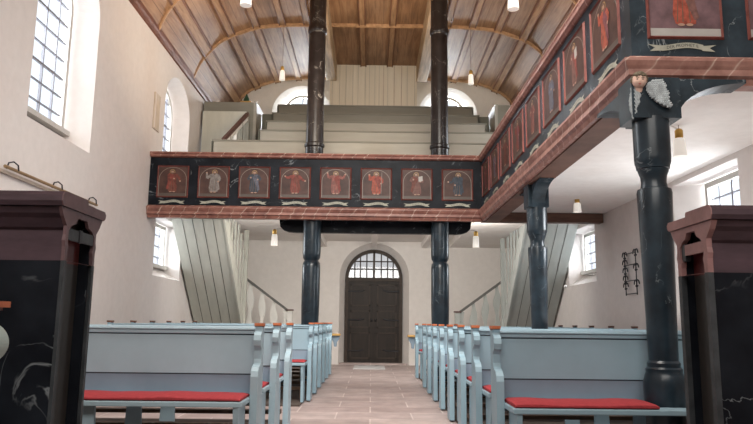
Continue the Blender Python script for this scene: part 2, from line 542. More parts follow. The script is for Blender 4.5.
# long ceiling beams carried by the tall columns
for xc in (-.97, 1.07):
    mb = MB(); mb.box(xc - .12, xc + .12, 3.0, 14.72, 6.33, 6.80, M['beam'])
    tn[0] += 1
    mb.build('ceiling_beam', kind='structure', bevel=.015)
# white boarded closure between the beams
mb = MB(); mb.box(-1.0, .97, 14.76, YB, 5.0, 6.80, M['cream'])
t_ = mb.build('wall_boarded_closure', kind='structure')
mb = MB()
x = -.95
while x < .95:
    w = random.choice((.006, .006, .018)); mb.box(x, x + w, 14.745, 14.76, 5.0, 6.79, M['olivel'] if w < .01 else M['slat']); x += random.uniform(.09, .17)
mb.build('cover_strip', t_)

# ------------------------------------------------------------------ entrance door
YD = YB + .30
mb = MB()
o = A(-.62, .72, .001, 1.96, .68, 28); i_ = A(-.545, .645, .001, 1.96, .60, 28); n = len(o)
for d0, d1 in ((YD - .06, YD + .06),):
    vs = [(u, d0, z) for u, z in o] + [(u, d0, z) for u, z in i_] + [(u, d1, z) for u, z in i_]
    fs = [(k, (k + 1) % n, n + (k + 1) % n, n + k) for k in range(1, n)] + [(n + k, n + (k + 1) % n, 2 * n + (k + 1) % n, 2 * n + k) for k in range(1, n)]
    mb.add(vs, fs, M['doorf'])
mb.box(-.60, .70, YD - .05, YD + .05, 1.90, 1.98, M['doorf'])
mb.box(.025, .075, YD - .06, YD + .03, 1.98, 2.60, M['doorf']); mb.box(.025, .075, YD - .045, YD + .06, 0, 1.95, M['door'])
door = mb.build('door_1', kind='structure')
for x0, x1, s in ((-.57, .052, 1), (.048, .67, -1)):
    mb = MB(); mb.box(x0, x1, YD - .02, YD + .05, 0.0, 1.93, M['door'])
    for za, zb in ((.12, .72), (.82, 1.22), (1.32, 1.82)):
        for a, b_, c_, d_ in ((x0 + .08, x1 - .08, za, za + .03), (x0 + .08, x1 - .08, zb - .03, zb), (x0 + .08, x0 + .11, za, zb), (x1 - .11, x1 - .08, za, zb)):
            mb.box(a, b_, YD - .035, YD - .02, c_, d_, M['doorf'])
    lf = mb.build('door_leaf', door)
    for z in (.30, 1.0, 1.66):
        h = MB(); xe = x0 if s > 0 else x1
        h.tube([(xe + s * .03, YD - .035, z), (xe + s * .30, YD - .035, z), (xe + s * .40, YD - .035, z + .03)], .016, M['iron'], 6)
        h.build('hinge', lf)
    k = MB(); k.ball((.0 if s > 0 else .10, YD - .06, 1.0), .028, M['iron'], 10, 6); k.build('door_knob', lf)
mb = MB()
for u in (-.40, -.27, -.12, .22, .37, .50): mb.box(u - .014, u + .014, YD - .02, YD, 1.98, 1.96 + .6 * math.sqrt(max(0, 1 - ((u - .05) / .6) ** 2)), M['doorf'])
for z in (2.18, 2.36):
    r = .6 * math.sqrt(max(0, 1 - ((z - 1.96) / .6) ** 2)); mb.box(.05 - r, .05 + r, YD - .02, YD, z - .014, z + .014, M['doorf'])
mb.build('transom_bars', door)
mb = MB(); o2 = A(-.545, .645, 1.97, 1.98, .58, 24)
mb.add([(u, YD + .015, z) for u, z in o2], [tuple(t) for t in tessellate_polygon([[Vector((u, z, 0)) for u, z in o2]])], M['dimglass']); mb.build('transom_pane', door)
mb = MB(); mb.box(-.72, .84, YB + .02, YD + .2, 0, .035, M['stone']); mb.build('door_sill', door)
mb = MB(); mb.box(-.36, .30, 14.2, 15.35, 0, .012, M['mat']); tag(mb.build('door_mat', bevel=.004), 'pale grey mat lying on the stone floor in front of the entrance door', 'mat')

# ------------------------------------------------------------------ gallery: slabs, beams
mb = MB(); mb.box(XL, 1.78, 10.66, YB, 2.80, 2.96, M['gceil']); mb.build('ceiling_under_gallery', kind='structure')
mb = MB(); mb.box(1.78, XR, 4.42, YB, 2.68, 2.84, M['gceil']); mb.build('ceiling_under_gallery', kind='structure')
for xc in (-1.12, .05, 1.20):
    mb = MB(); mb.box(xc - .06, xc + .06, 11.0, YB, 2.66, 2.80, M['gceil']); mb.build('ceiling_beam', kind='structure', bevel=.01)
mb = MB(); mb.box(1.72, 3.62, 10.52, 10.70, 2.53, 2.68, M['brown']); mb.build('ceiling_beam', kind='structure', bevel=.01)
# black carved beam under the gallery front
prof = [(-1.52, 2.61), (-1.50, 2.47), (-1.45, 2.42), (-1.36, 2.39), (-1.24, 2.382), (1.34, 2.382), (1.46, 2.39), (1.55, 2.42), (1.60, 2.47), (1.62, 2.61)]
mb = MB(); mb.prism(prof, lambda u, v, t: (u, t, v), 10.985, 11.10, M['black'])
tag(mb.build('gallery_bearer', bevel=.008), 'black bearer with rounded ends carrying the gallery front between two columns', 'beam')

# parapets
def moulding_profile():
    top = [(-.02, 3.50), (-.055, 3.515), (-.06, 3.54), (-.045, 3.55), (-.06, 3.565), (-.055, 3.585), (.10, 3.585), (.10, 3.50)]
    bot = [(-.010, 2.535), (.0, 2.545), (-.015, 2.575), (-.045, 2.59), (-.045, 2.63), (-.06, 2.65), (-.075, 2.68), (-.075, 2.70), (-.05, 2.705), (-.02, 2.73), (.06, 2.73), (.10, 2.70), (.10, 2.535)]
    return top, bot
def parapet(label, path, name='gallery_parapet'):
    """path: polyline of the outer marble face in plan; outward normal on the camera/nave side (right of travel)"""
    root = thing(name, label, 'gallery parapet', (path[0][0], path[0][1], 2.53))
    P = [Vector((x, y)) for x, y in path]
    nor = []
    for i in range(len(P)):
        ds = []
        if i > 0: d = (P[i] - P[i - 1]).normalized(); ds.append(Vector((d.y, -d.x)))
        if i < len(P) - 1: d = (P[i + 1] - P[i]).normalized(); ds.append(Vector((d.y, -d.x)))
        nv = ds[0] if len(ds) == 1 else (ds[0] + ds[1]) / (1 + ds[0].dot(ds[1]))
        nor.append(nv)
    def sweep(prof, mats, nm):
        mb = MB(); k = len(prof)
        vs = []
        for p, nv in zip(P, nor):
            for u, z in prof:
                q = p - nv * u
                vs.append((q.x - path[0][0], q.y - path[0][1], z - 2.53))
        fs = []
        for i in range(len(P) - 1):
            for a in range(k):
                b = (a + 1) % k
                fs.append((i * k + a, i * k + b, (i + 1) * k + b, (i + 1) * k + a))
        for i in (0, len(P) - 1):
            tri = tessellate_polygon([[Vector((u, z, 0)) for u, z in prof]])
            fs += [tuple(i * k + t for t in tt) for tt in tri]
        mb.add(vs, fs, mats[0])
        if len(mats) > 1:
            m2 = mb.m(mats[1])
            for q in range(k, len(mb.mi)): mb.mi[q] = m2
        return mb.build(nm, root)
    top, bot = moulding_profile()
    sweep([(0, 2.70), (0, 3.52), (.07, 3.52), (.07, 2.70)], [M['black'], M['black2']], 'marbled_panel')  # back run darker: part of its shade is put into the colour
    sweep(top, [M['red'], M['red2']], 'top_rail')
    sweep(bot, [M['red'], M['red2']], 'bottom_moulding')
    return root
par_back = par_side = parapet('black marbled gallery parapet with red marbled rails, running round the cherub corner', [(XL + .005, 10.56), (1.73, 10.56), (1.73, 4.33), (XR - .005, 4.33)])
mb = MB(); mb.box(XL, 1.74, 10.575, 10.675, 2.545, 2.80, M['brown']); mb.build('ceiling_edge_board', kind='structure')
# brown soffit board along the side gallery edge
mb = MB(); mb.box(1.76, 1.98, 4.36, 10.5, 2.52, 2.66, M['brown']); mb.build('ceiling_edge_board', kind='structure')

# ------------------------------------------------------------------ painted saints
def poly(mb, pts, y, mat):
    tri = tessellate_polygon([[Vector((u, z, 0)) for u, z in pts]])
    mb.add([(u, y, z) for u, z in pts], [tuple(t) for t in tri], mat)
def disc(mb, cx, cz, rx, rz, y, mat, n=18):
    poly(mb, [(cx + rx * math.cos(2 * PI * k / n), cz + rz * math.sin(2 * PI * k / n)) for k in range(n)], y, mat)
def limb(mb, a, b, wa, wb, y, mat):
    d = Vector((b[0] - a[0], b[1] - a[1])).normalized(); nx, nz = -d.y, d.x
    poly(mb, [(a[0] + nx * wa, a[1] + nz * wa), (a[0] - nx * wa, a[1] - nz * wa), (b[0] - nx * wb, b[1] - nz * wb), (b[0] + nx * wb, b[1] + nz * wb)], y, mat)

def scroll_mesh(w, text=None):
    mb = MB(); n = 16
    c = lambda t: .014 * math.cos(t * PI * .95) + .006 * math.sin(t * 4)
    up = []; lo = []
    for k in range(n + 1):
        t = -.62 + 1.24 * k / n
        up.append((t * w / 2, 0, c(t) + .019)); lo.append((t * w / 2, 0, c(t) - .019))
    mb.strip(lo, up, M['scroll'])
    for s in (-1, 1):
        z = c(.62)
        mb.add([(s * .58 * w / 2, .001, z - .022), (s * .58 * w / 2, .001, z + .012), (s * w / 2, .001, z + .020), (s * .80 * w / 2, .001, z - .002), (s * .96 * w / 2, .001, z - .028)],
               [(0, 1, 3), (1, 2, 3), (0, 3, 4)], M['scroll'])
    if text is None:
        for k in range(9):
            t = -.46 + .92 * k / 8
            x = t * w / 2; z = c(t) + random.uniform(-.003, .003); hw = .0028
            mb.add([(x - hw, -.0015, z - .008), (x + hw, -.0015, z - .008), (x + hw + .003, -.0015, z + .008), (x - hw + .003, -.0015, z + .008)], [(0, 1, 2, 3)], M['ink'])
    return mb, c

def text_onto(mb, txt, w, c, size):
    cu = bpy.data.curves.new('lettering', 'FONT'); cu.body = txt; cu.size = size; cu.align_x = 'CENTER'; cu.resolution_u = 2
    ob = bpy.data.objects.new('lettering', cu); COL.objects.link(ob)
    dg = bpy.context.evaluated_depsgraph_get()
    me = bpy.data.meshes.new_from_object(ob.evaluated_get(dg))
    mb.add([(v.co.x, -.002, v.co.y - size * .33 + c(v.co.x / (w / 2))) for v in me.vertices], [tuple(p.vertices) for p in me.polygons], M['ink'])
    bpy.data.objects.remove(ob); bpy.data.curves.remove(cu); bpy.data.meshes.remove(me)

def saint(label, loc, rz, w, h, rb, cloak, pose, parapet_root, arch=True, text=None, bg='canvas', group='painted saint panels on the gallery parapets'):
    root = thing('saint_painting', label, 'painting', loc, rz, group)
    f = MB(); t = .022
    o_ = [(-w / 2, 0), (w / 2, 0), (w / 2, h), (-w / 2, h)]
    i2 = [(-w / 2 + t, t), (w / 2 - t, t), (w / 2 - t, h - t), (-w / 2 + t, h - t)]
    md = [(-w / 2 + t * .5, t * .5), (w / 2 - t * .5, t * .5), (w / 2 - t * .5, h - t * .5), (-w / 2 + t * .5, h - t * .5)]
    vs = [(u, 0, z) for u, z in o_] + [(u, -.018, z) for u, z in md] + [(u, -.004, z) for u, z in i2]
    fs = []
    for b in (0, 4): fs += [(b + k, b + (k + 1) % 4, b + 4 + (k + 1) % 4, b + 4 + k) for k in range(4)]
    f.add(vs, fs, M['frame']); f.build('frame', root)
    c = MB(); c.box(-w / 2 + t * .8, w / 2 - t * .8, -.005, -.002, t * .8, h - t * .8, M[bg])
    gz = .135 * h
    poly(c, [(-w / 2 + t, t), (w / 2 - t, t), (w / 2 - t, gz), (-w / 2 + t, gz)], -.0055, M['pground'] if bg == 'canvas2' else M['ground'])
    c.build('canvas', root)
    if arch:
        a = MB(); r = w / 2 - t * 1.3; zs = h - t - r * .92
        for rr, wd in ((r, .010),):
            A_ = [(-rr, -.0062, t)] + [(rr * math.cos(PI - PI * k / 20), -.0062, zs + rr * .9 * math.sin(PI * k / 20)) for k in range(21)] + [(rr, -.0062, t)]
            q = rr - wd
            B_ = [(-q, -.0062, t)] + [(q * math.cos(PI - PI * k / 20), -.0062, zs + q * .9 * math.sin(PI * k / 20)) for k in range(21)] + [(q, -.0062, t)]
            a.strip(A_, B_, M['archp'])
        a.build('painted_arch', root)
    g = MB(); rm = M[rb]; cm = M[cloak]
    lean, arms, book = pose
    x0 = lean * .03; hz = .80 * h; S = h / .51
    disc(g, x0, hz, .042 * S, .042 * S, -.0066, M['halo'])
    disc(g, x0, hz - .002, .034 * S, .034 * S, -.0069, M[bg])
    # robe
    body = [(-.060, .10), (-.075, .16), (-.062, .30), (-.070, .36), (-.048, .385), (0, .392), (.048, .385), (.068, .355), (.058, .27), (.072, .16), (.066, .10), (.03, .088), (0, .096), (-.03, .088)]
    poly(g, [(x0 * (z / .39) + u * S, z * S) for u, z in body], -.0075, rm)
    # cloak over one shoulder and folds
    s = 1 if lean >= 0 else -1
    poly(g, [(x0 + s * u * S, z * S) for u, z in ((.05, .385), (.072, .355), (.066, .25), (.088, .14), (.058, .12), (.012, .24), (-.03, .33), (.0, .37))], -.0082, cm)
    for u in (-.035, -.01, .022): limb(g, (x0 + u * S, .30 * S), (u * 1.4 * S, .11 * S), .0015, .004, -.0088, M['hair'])
    disc(g, x0, hz, .022 * S, .028 * S, -.0085, M['skin'])
    poly(g, [(x0 + u * S, hz + z * S) for u, z in ((-.024, -.004), (-.024, .022), (-.010, .034), (.010, .034), (.024, .022), (.024, -.004), (.017, .014), (-.017, .014))], -.0092, M['hair'])
    poly(g, [(x0 + u * S, hz + z * S) for u, z in ((-.016, -.012), (.016, -.012), (.010, -.036), (0, -.042), (-.010, -.036))], -.0092, M['hair'])
    for (ex, ez, hx, hz2), sd in zip(arms, (-1, 1)):
        sh = (x0 + sd * .055 * S, .365 * S)
        limb(g, sh, (ex * S, ez * S), .022 * S, .020 * S, -.0090, rm)
        limb(g, (ex * S, ez * S), (hx * S, hz2 * S), .019 * S, .013 * S, -.0094, rm)
        disc(g, hx * S, hz2 * S, .014 * S, .013 * S, -.0098, M['skin'], 10)
    for sd in (-1, 1): disc(g, sd * .026 * S, .092 * S, .022 * S, .009 * S, -.0098, M['skin'], 10)
    if book == 'book':
        hx, hz2 = arms[1][2] * S, arms[1][3] * S
        poly(g, [(hx - .03 * S, hz2 - .005), (hx + .035 * S, hz2 + .01), (hx + .032 * S, hz2 + .09 * S), (hx - .032 * S, hz2 + .075 * S)], -.0102, M['pground'])
    if book == 'staff':
        limb(g, (arms[1][2] * S, .10 * S), (arms[1][2] * S + .012, .44 * S), .004, .004, -.0102, M['archp'])
    g.build('painted_figure', root)
    return root

def ribbon(parent, loc, rz, w, text=None):
    mb, c = scroll_mesh(w, text)
    if text: text_onto(mb, text, w, c, .030)
    o = mb.build('inscription_scroll', parent)
    o.location = Vector(loc) - Vector(parent.location); o.rotation_euler = (0, 0, rz)
    return o

SP = ((-.10, .30, -.055, .33), (.10, .30, .055, .30))
OUT = ((-.11, .33, -.155, .36), (.11, .31, .160, .285))
UP = ((-.10, .31, -.11, .40), (.10, .30, .075, .26))
RAISE = ((-.11, .34, -.13, .42), (.115, .33, .15, .40))
FWD = ((-.06, .27, .02, .30), (.10, .31, .115, .26))
BACKP = ((-.09, .29, -.145, .30), (.05, .27, -.04, .25))
back = [
 ('robe_russet', 'robe_crimson', (-.3, FWD, None), 'painted saint in a dim russet robe, panel beside the window wall'),
 ('robe_grey', 'robe_grey', (.5, UP, None), 'painted saint in a pale grey robe raising one hand, on the back gallery front'),
 ('robe_navy', 'robe_slate', (0, SP, None), 'painted saint in a dark blue robe with a golden halo, on the back gallery front'),
 ('robe_crimson', 'robe_russet', (.2, OUT, None), 'painted saint in a crimson robe with both arms held out, on the back gallery front'),
 ('robe_rose', 'robe_crimson', (0, RAISE, None), 'painted saint in a rose robe with both hands raised, on the back gallery front'),
 ('robe_vermilion', 'robe_crimson', (0, UP, 'staff'), 'painted saint in a bright vermilion robe with a staff, on the back gallery front'),
 ('robe_mauve', 'robe_russet', (-.4, SP, 'book'), 'painted saint in a mauve brown robe holding a pale book, below the second tall column'),
 ('robe_navy', 'robe_navy', (.4, BACKP, None), 'painted saint in a black robe reaching out one arm, last panel before the gallery corner'),
]
for k, (rb, ck, pose, lab) in enumerate(back):
    xc = -3.165 + .6435 * k
    saint(lab, (xc, 10.558, 2.855), 0, .50, .515, rb, ck, pose, par_back)
    ribbon(par_back, (xc, 10.554, 2.785), 0, .42)
side = [
 ('robe_plum', 'robe_russet', (0, SP, None), 'painted saint in a plum robe, side gallery panel deepest in the corner'),
 ('robe_slate', 'robe_plum', (.2, FWD, None), 'painted saint in a slate robe, second side gallery panel from the back gallery'),
 ('robe_russet', 'robe_russet', (0, OUT, None), 'painted saint in russet with open arms, third side gallery panel from the back gallery'),
 ('robe_crimson', 'robe_plum', (.2, UP, None), 'painted saint in a crimson and plum robe, fourth side gallery panel from the back gallery'),
 ('robe_rose', 'robe_russet', (-.2, SP, None), 'painted saint in a rose and russet robe, fifth side gallery panel from the back gallery'),
 ('robe_slate', 'robe_slate', (.1, FWD, None), 'painted saint in a blue grey robe, third side gallery panel from the cherub corner'),
 ('robe_mauve', 'robe_crimson', (0, SP, 'book'), 'painted saint holding a white book, second side gallery panel from the cherub corner'),
 ('robe_vermilion', 'robe_plum', (.1, UP, None), 'painted saint in a red robe, side gallery panel next to the cherub corner'),
]
for k, (rb, ck, pose, lab) in enumerate(side):
    yc = 10.16 - .765 * k
    saint(lab, (1.728, yc, 2.895), -PI / 2, .61, .525, rb, ck, pose, par_side)
    ribbon(par_side, (1.722, yc - .02, 2.80), -PI / 2, .44)
saint('painted saint with orange robe on a violet ground above the lettered scroll', (2.10, 4.328, 2.86), 0, .52, .56, 'robe_vermilion', 'robe_mauve', (0, SP, None), par_side, False, None, 'canvas2')
saint('painted saint on a violet ground, beside the panel above the lettered scroll', (2.78, 4.328, 2.86), 0, .52, .56, 'robe_slate', 'robe_grey', (0, SP, None), par_side, False, None, 'canvas2')
ribbon(par_side, (2.07, 4.322, 2.80), 0, .46, 'DER PROPHET E')
ribbon(par_side, (2.80, 4.322, 2.80), 0, .46)

# ------------------------------------------------------------------ columns
def near_profile(ztop):
    return [(.122, .02), (.122, .44), (.126, .50), (.126, .61), (.115, .65), (.108, .668), (.110, .688), (.097, .70), (.099, .724), (.088, .738), (.089, .78),
            (.092, 1.0), (.098, 1.30), (.105, 1.65), (.109, 1.79), (.104, 1.815), (.084, 1.822), (.078, 1.86), (.082, 1.90), (.094, 1.932), (.096, 1.946), (.103, 1.95), (.106, 1.975), (.112, 1.988), (.114, 2.02), (.115, ztop)]
def gallery_column(label, x, y, ztop, mat='column'):
    root = thing('gallery_column', label, 'column', (x, y, 0), 0, 'black marbled columns under the side gallery')
    mb = MB(); mb.lathe(near_profile(ztop), 24, M[mat]); mb.build('shaft', root, smooth=True)
    return root
c1 = gallery_column('black marbled column with the cherub head, standing in the frontmost pew', 1.815, 4.295, 2.28)
c2 = gallery_column('slimmer looking black marbled column standing further along in the pews under the side gallery', 1.885, 7.70, 2.28)
# curved bracket heads
def bracket(root, x, y, arms, hw=.165, wd=.11):
    mb = MB()
    mb.box(-hw * .95, hw * .95, -.11, .125, 2.265, 2.535, M['black2'])
    for dx, dy, L in arms:
        n = 10
        prof = [(hw * .8, 2.535), (hw * .8, 2.265), (hw * .9, 2.262)]
        prof += [(hw * .9 + (L - hw * .9) * (1 - math.cos(PI / 2 * k / n)), 2.275 + .235 * math.sin(PI / 2 * k / n)) for k in range(n + 1)]
        prof += [(L, 2.535)]
        if dx: mb.prism(prof, lambda u, v, t: (dx * u, t, v), -.09, .10, M['black2'])
        else: mb.prism(prof, lambda u, v, t: (t, dy * u, v), -wd, wd, M['black2'])
    o = mb.build('bracket_capital', root, bevel=.006); return o
bracket(c1, 0, 0, [(1, 0, .60), (0, 1, .70)])
bracket(c2, 0, 0, [(0, 1, .50), (0, -1, .50)], .125, .075)

def tall_column(label, x, y):
    root = thing('tall_column', label, 'column', (x, y, 0), 0, 'tall columns rising through the back gallery')
    mb = MB()
    mb.lathe([(.135, .02), (.135, .9), (.142, 1.2), (.143, 1.80), (.136, 1.87), (.122, 1.89), (.112, 1.91), (.122, 1.93), (.136, 1.95), (.143, 2.02), (.145, 2.80)], 24, M['column'])
    mb.build('lower_shaft', root, smooth=True)
    mb = MB()
    mb.lathe([(.145, 2.80), (.148, 3.75), (.165, 3.77), (.165, 3.81), (.148, 3.83), (.142, 4.2), (.140, 5.72), (.156, 5.74), (.160, 5.78), (.156, 5.83), (.142, 5.86), (.142, 6.40)], 24, M['dcol'])
    mb.build('upper_shaft', root, smooth=True)
    return root
tall_column('tall black column beside the entrance aisle, nearer the white stair with the window wall', -.965, 10.83)
tall_column('tall black column beside the entrance aisle, nearer the side gallery', 1.085, 10.83)

# ------------------------------------------------------------------ cherub on the corner bracket
root = thing('cherub_head', 'carved cherub head with silver feathered wings at the gallery corner above the column', 'carving', (1.705, 4.17, 2.505), math.radians(-14))
hd = MB()
seg, rings = 28, 20
vs, fs = [], []
for i in range(rings + 1):
    th = PI * i / rings
    for k in range(seg):
        ph = 2 * PI * k / seg
        x, y, z = math.sin(th) * math.cos(ph), math.sin(th) * math.sin(ph), math.cos(th)
        r = .062
        X, Y, Z = x * r * .95, y * r * .98, z * r * 1.08
        if y < 0:                                   # face side looks towards -Y
            fr = -y
            g = lambda cx, cz, s: math.exp(-(((x - cx) ** 2 + (z - cz) ** 2) / s))
            d = .012 * g(0, -.10, .012) + .005 * g(0, .08, .008) + .007 * (g(-.45, -.30, .06) + g(.45, -.30, .06)) + .006 * g(0, -.42, .02) + .007 * g(0, -.72, .03)
            d -= .007 * (g(-.34, .10, .02) + g(.34, .10, .02)) + .004 * g(0, -.52, .006)
            Y -= d * fr
        vs.append((X, Y, Z))
for i in range(rings):
    for k in range(seg):
        k2 = (k + 1) % seg; fs.append((i * seg + k, (i + 1) * seg + k, (i + 1) * seg + k2, i * seg + k2))
hd.add(vs, fs, M['flesh'])
hd.ball((-.058, .004, -.004), .014, M['flesh'], 8, 6, (.5, .8, 1.2)); hd.ball((.058, .004, -.004), .014, M['flesh'], 8, 6, (.5, .8, 1.2))
hd.tube([(0, .01, -.05), (0, .02, -.09)], .034, M['flesh'], 12)
head = hd.build('face', root, smooth=True)
e = MB()
for s in (-1, 1):
    e.ball((s * .021, -.0525, .008), .0065, M['eyes'], 8, 6, (1.3, .6, .75))
    e.tube([(s * .009, -.062, .020), (s * .021, -.060, .024), (s * .033, -.053, .020)], .0022, M['chair'], 6)
e.build('eyes', head)
e = MB(); e.ball((0, -.0655, -.031), .0085, M['lips'], 10, 6, (1.35, .5, .5)); e.build('mouth', head)
h = MB()
for i in range(150):
    a = random.uniform(0, 2 * PI); t = random.uniform(.0, 1.75)
    x, y, z = math.sin(t) * math.cos(a), math.sin(t) * math.sin(a), math.cos(t)
    if y < -.12 and z < .66 - abs(x) * .25: continue
    h.ball((x * .062, y * .063, z * .068), random.uniform(.009, .014), M['chair'], 7, 5)
h.build('hair', head, smooth=True)
head.scale = (.76, .76, .76); head.rotation_euler = (math.radians(14), math.radians(6), 0)
K = .00131
for out in ([(165, 118), (178, 106), (205, 92), (232, 94), (246, 118), (256, 160), (264, 200), (270, 238), (240, 226), (206, 203), (182, 172), (162, 140)],
            [(104, 118), (90, 140), (82, 180), (82, 230), (92, 278), (108, 254), (122, 214), (134, 168), (128, 138)]):
    P2 = [((x - 130) * K, (97 - y) * K) for x, y in out]
    w = MB()
    w.prism(P2, lambda u, v, t: (u, t, v), .012, .05, M['wing'])
    A0 = (P2[0][0] + P2[-1][0]) / 2, (P2[0][1] + P2[-1][1]) / 2
    tip = min(P2, key=lambda q: q[1])
    def inside(u, v):
        c = False; n = len(P2)
        for i in range(n):
            (x1, y1), (x2, y2) = P2[i], P2[i - 1]
            if (y1 > v) != (y2 > v) and u < (x2 - x1) * (v - y1) / (y2 - y1) + x1: c = not c
        return c
    us = [q[0] for q in P2]; zs_ = [q[1] for q in P2]
    dirx = (tip[0] - A0[0]) / (A0[1] - tip[1])
    z = max(zs_); row = 0
    while z > min(zs_):
        u = min(us) + (.008 if row % 2 else 0)
        while u < max(us):
            if inside(u, z):
                M4 = Matrix.Translation((u, .012, z)) @ Matrix.Rotation(-math.atan(dirx) * -1, 4, 'Y') @ Matrix.Diagonal((.0075, .006, .016, 1))
                q = MB(); q.ball((0, 0, 0), 1, M['wing'], 7, 5); w.add([M4 @ Vector(p) for p in q.v], q.f, M['wing'])
            u += .014
        z -= .013; row += 1
    w.build('wing', root, smooth=True)

# ------------------------------------------------------------------ pews
def pew_end_profile(depth=.155):
    """(v, z) closed outline; v along Y, back edge at +.045"""
    f = -depth
    return [(.045, 0), (f, 0), (f, .60), (f + .01, .635), (f + .035, .66), (-.075, .672), (-.052, .685), (-.040, .71), (-.040, .765), (-.055, .785), (-.082, .80), (-.090, .835), (-.082, .868), (-.060, .885), (-.038, .892), (-.034, .905), (-.042, .925), (.046, .925), (.045, .905), (.045, .88)]

def cap_mesh(mb, x0, x1, z, v0=-.046, v1=.046, top='cap'):
    mb.box(x0 - .004, x1 + .004, v0 + .012, v1 - .012, z - .004, z + .005, M['capside'])
    mb.box(x0 - .006, x1 + .006, v0, v1, z + .005, z + .024, M[top])

def make_pew(label, Y, xa, xw, sgn, group, mat='pew', notch=None, cushion=None, seatstart=None, leg_x=1.92):
    """xa = aisle end face, xw = wall end; sgn +1: pew runs to +X"""
    root = thing('pew', label, 'pew', (xa, Y, .02), 0, group); root.scale = (1, 1, .967)
    L = abs(xw - xa)
    X = lambda u: sgn * u                       # u measured from the aisle face
    pm = M[mat]
    def bx(mb, u0, u1, y0, y1, z0, z1, mm): mb.box(min(X(u0), X(u1)), max(X(u0), X(u1)), y0, y1, z0, z1, mm)
    b = MB()
    bx(b, .04, L - .04, 0, .028, .40, .60, M['pewd'])
    bx(b, .04, L - .04, -.006, .028, .609, .866, pm)
    bx(b, .04, L - .04, .004, .026, .60, .609, M['groove'])
    b.build('back_panel', root)
    b = MB(); bx(b, .04, L - .04, -.010, .032, .874, .90, pm); bx(b, .04, L - .04, -.020, .038, .90, .913, pm); bx(b, .04, L - .04, .004, .026, .866, .874, M['groove'])
    b.build('top_rail', root, bevel=.004)
    for u0, u1 in ((0, .046), (L - .046, L)):
        e_ = MB()
        e_.prism(pew_end_profile(), lambda v, z, t: (X(t), v, z), u0, u1, pm)
        eo = e_.build('pew_end', root, bevel=.005)
        c_ = MB(); cap_mesh(c_, min(X(u0), X(u1)), max(X(u0), X(u1)), .925, top='cap' if u0 == 0 else 'capdark'); c_.build('finial_cap', eo)
    s = MB(); d0 = -.425
    if notch:
        n0, n1, nf = notch                      # u range of the column and its front y (local)
        bx(s, .046, L - .05, d0, nf, .435, .468, pm)
        bx(s, .046, n0, nf, -.002, .435, .468, pm); bx(s, n1, L - .05, nf, -.002, .435, .468, pm)
    else:
        bx(s, .046, L - .05, d0, -.002, .435, .468, pm)
    s.build('seat', root, bevel=.006)
    for u in (.07, leg_x - abs(xa), L - .12):
        if u <= 0 or (u > .08 and notch and notch[0] - .05 < u < notch[1] + .05 and False): continue
        g = MB()
        w = .025 if u < .1 else .045
        prof = [(-.40, .435), (-.385, .36), (-.33, .20), (-.30, 0), (-.10, 0), (-.07, .20), (-.04, .435)]
        if u < .1: g.prism([(-.41, .435), (-.395, .34), (-.36, .25), (-.35, 0), (-.16, 0), (-.16, .435)], lambda v, z, t: (X(t), v, z), u, u + .03, pm)
        else:
            vs = []
            for z, hw in ((0, .068), (.435, .045)):
                vs += [(X(u - hw), -.33, z), (X(u + hw), -.33, z), (X(u + hw), -.30, z), (X(u - hw), -.30, z)]
            g.add(vs, [(3, 2, 1, 0), (4, 5, 6, 7), (0, 1, 5, 4), (1, 2, 6, 5), (2, 3, 7, 6), (3, 0, 4, 7)], pm)
        g.build('seat_support', root)
    f = MB(); bx(f, .10, L - .10, .10, .20, .10, .135, M['foot']); bx(f, .12, .16, .11, .19, 0, .10, M['foot']); bx(f, L - .2, L - .16, .11, .19, 0, .10, M['foot'])
    f.build('footrest', root)
    if cushion:
        c0, c1_, lab, grp = cushion
        q = MB(); a, b_ = sorted((xa + X(c0), xa + X(c1_)))
        # soft pad
        n = 60; prof = [(-.405, .475), (-.416, .482), (-.415, .492), (-.40, .499), (-.22, .503), (-.09, .499), (-.08, .492), (-.08, .475)]
        if notch: prof = [(min(v, notch[2] - .01) if False else v, z) for v, z in prof]
        rows = []
        for k in range(n + 1):
            t = k / n; x = a + (b_ - a) * t
            sh = 1 - .35 * (max(0, 1 - min(t, 1 - t) * (b_ - a) / .012)) ** 2
            wob = .0022 * math.sin(x * 9) + .0015 * math.sin(x * 23 + Y)
            rows.append([(x, Y + v, .475 + (z - .475) * sh + (wob if z > .49 else 0)) for v, z in prof])
        vs = [p for r in rows for p in r]; kk = len(prof)
        fs = [(i * kk + j, (i + 1) * kk + j, (i + 1) * kk + (j + 1) % kk, i * kk + (j + 1) % kk) for i in range(n) for j in range(kk)]
        fs += [tuple(range(kk)), tuple(n * kk + j for j in reversed(range(kk)))]
        q.add(vs, fs, M['cushion'])
        tag(q.build('seat_cushion', smooth=True), lab, 'cushion', grp)
    return root

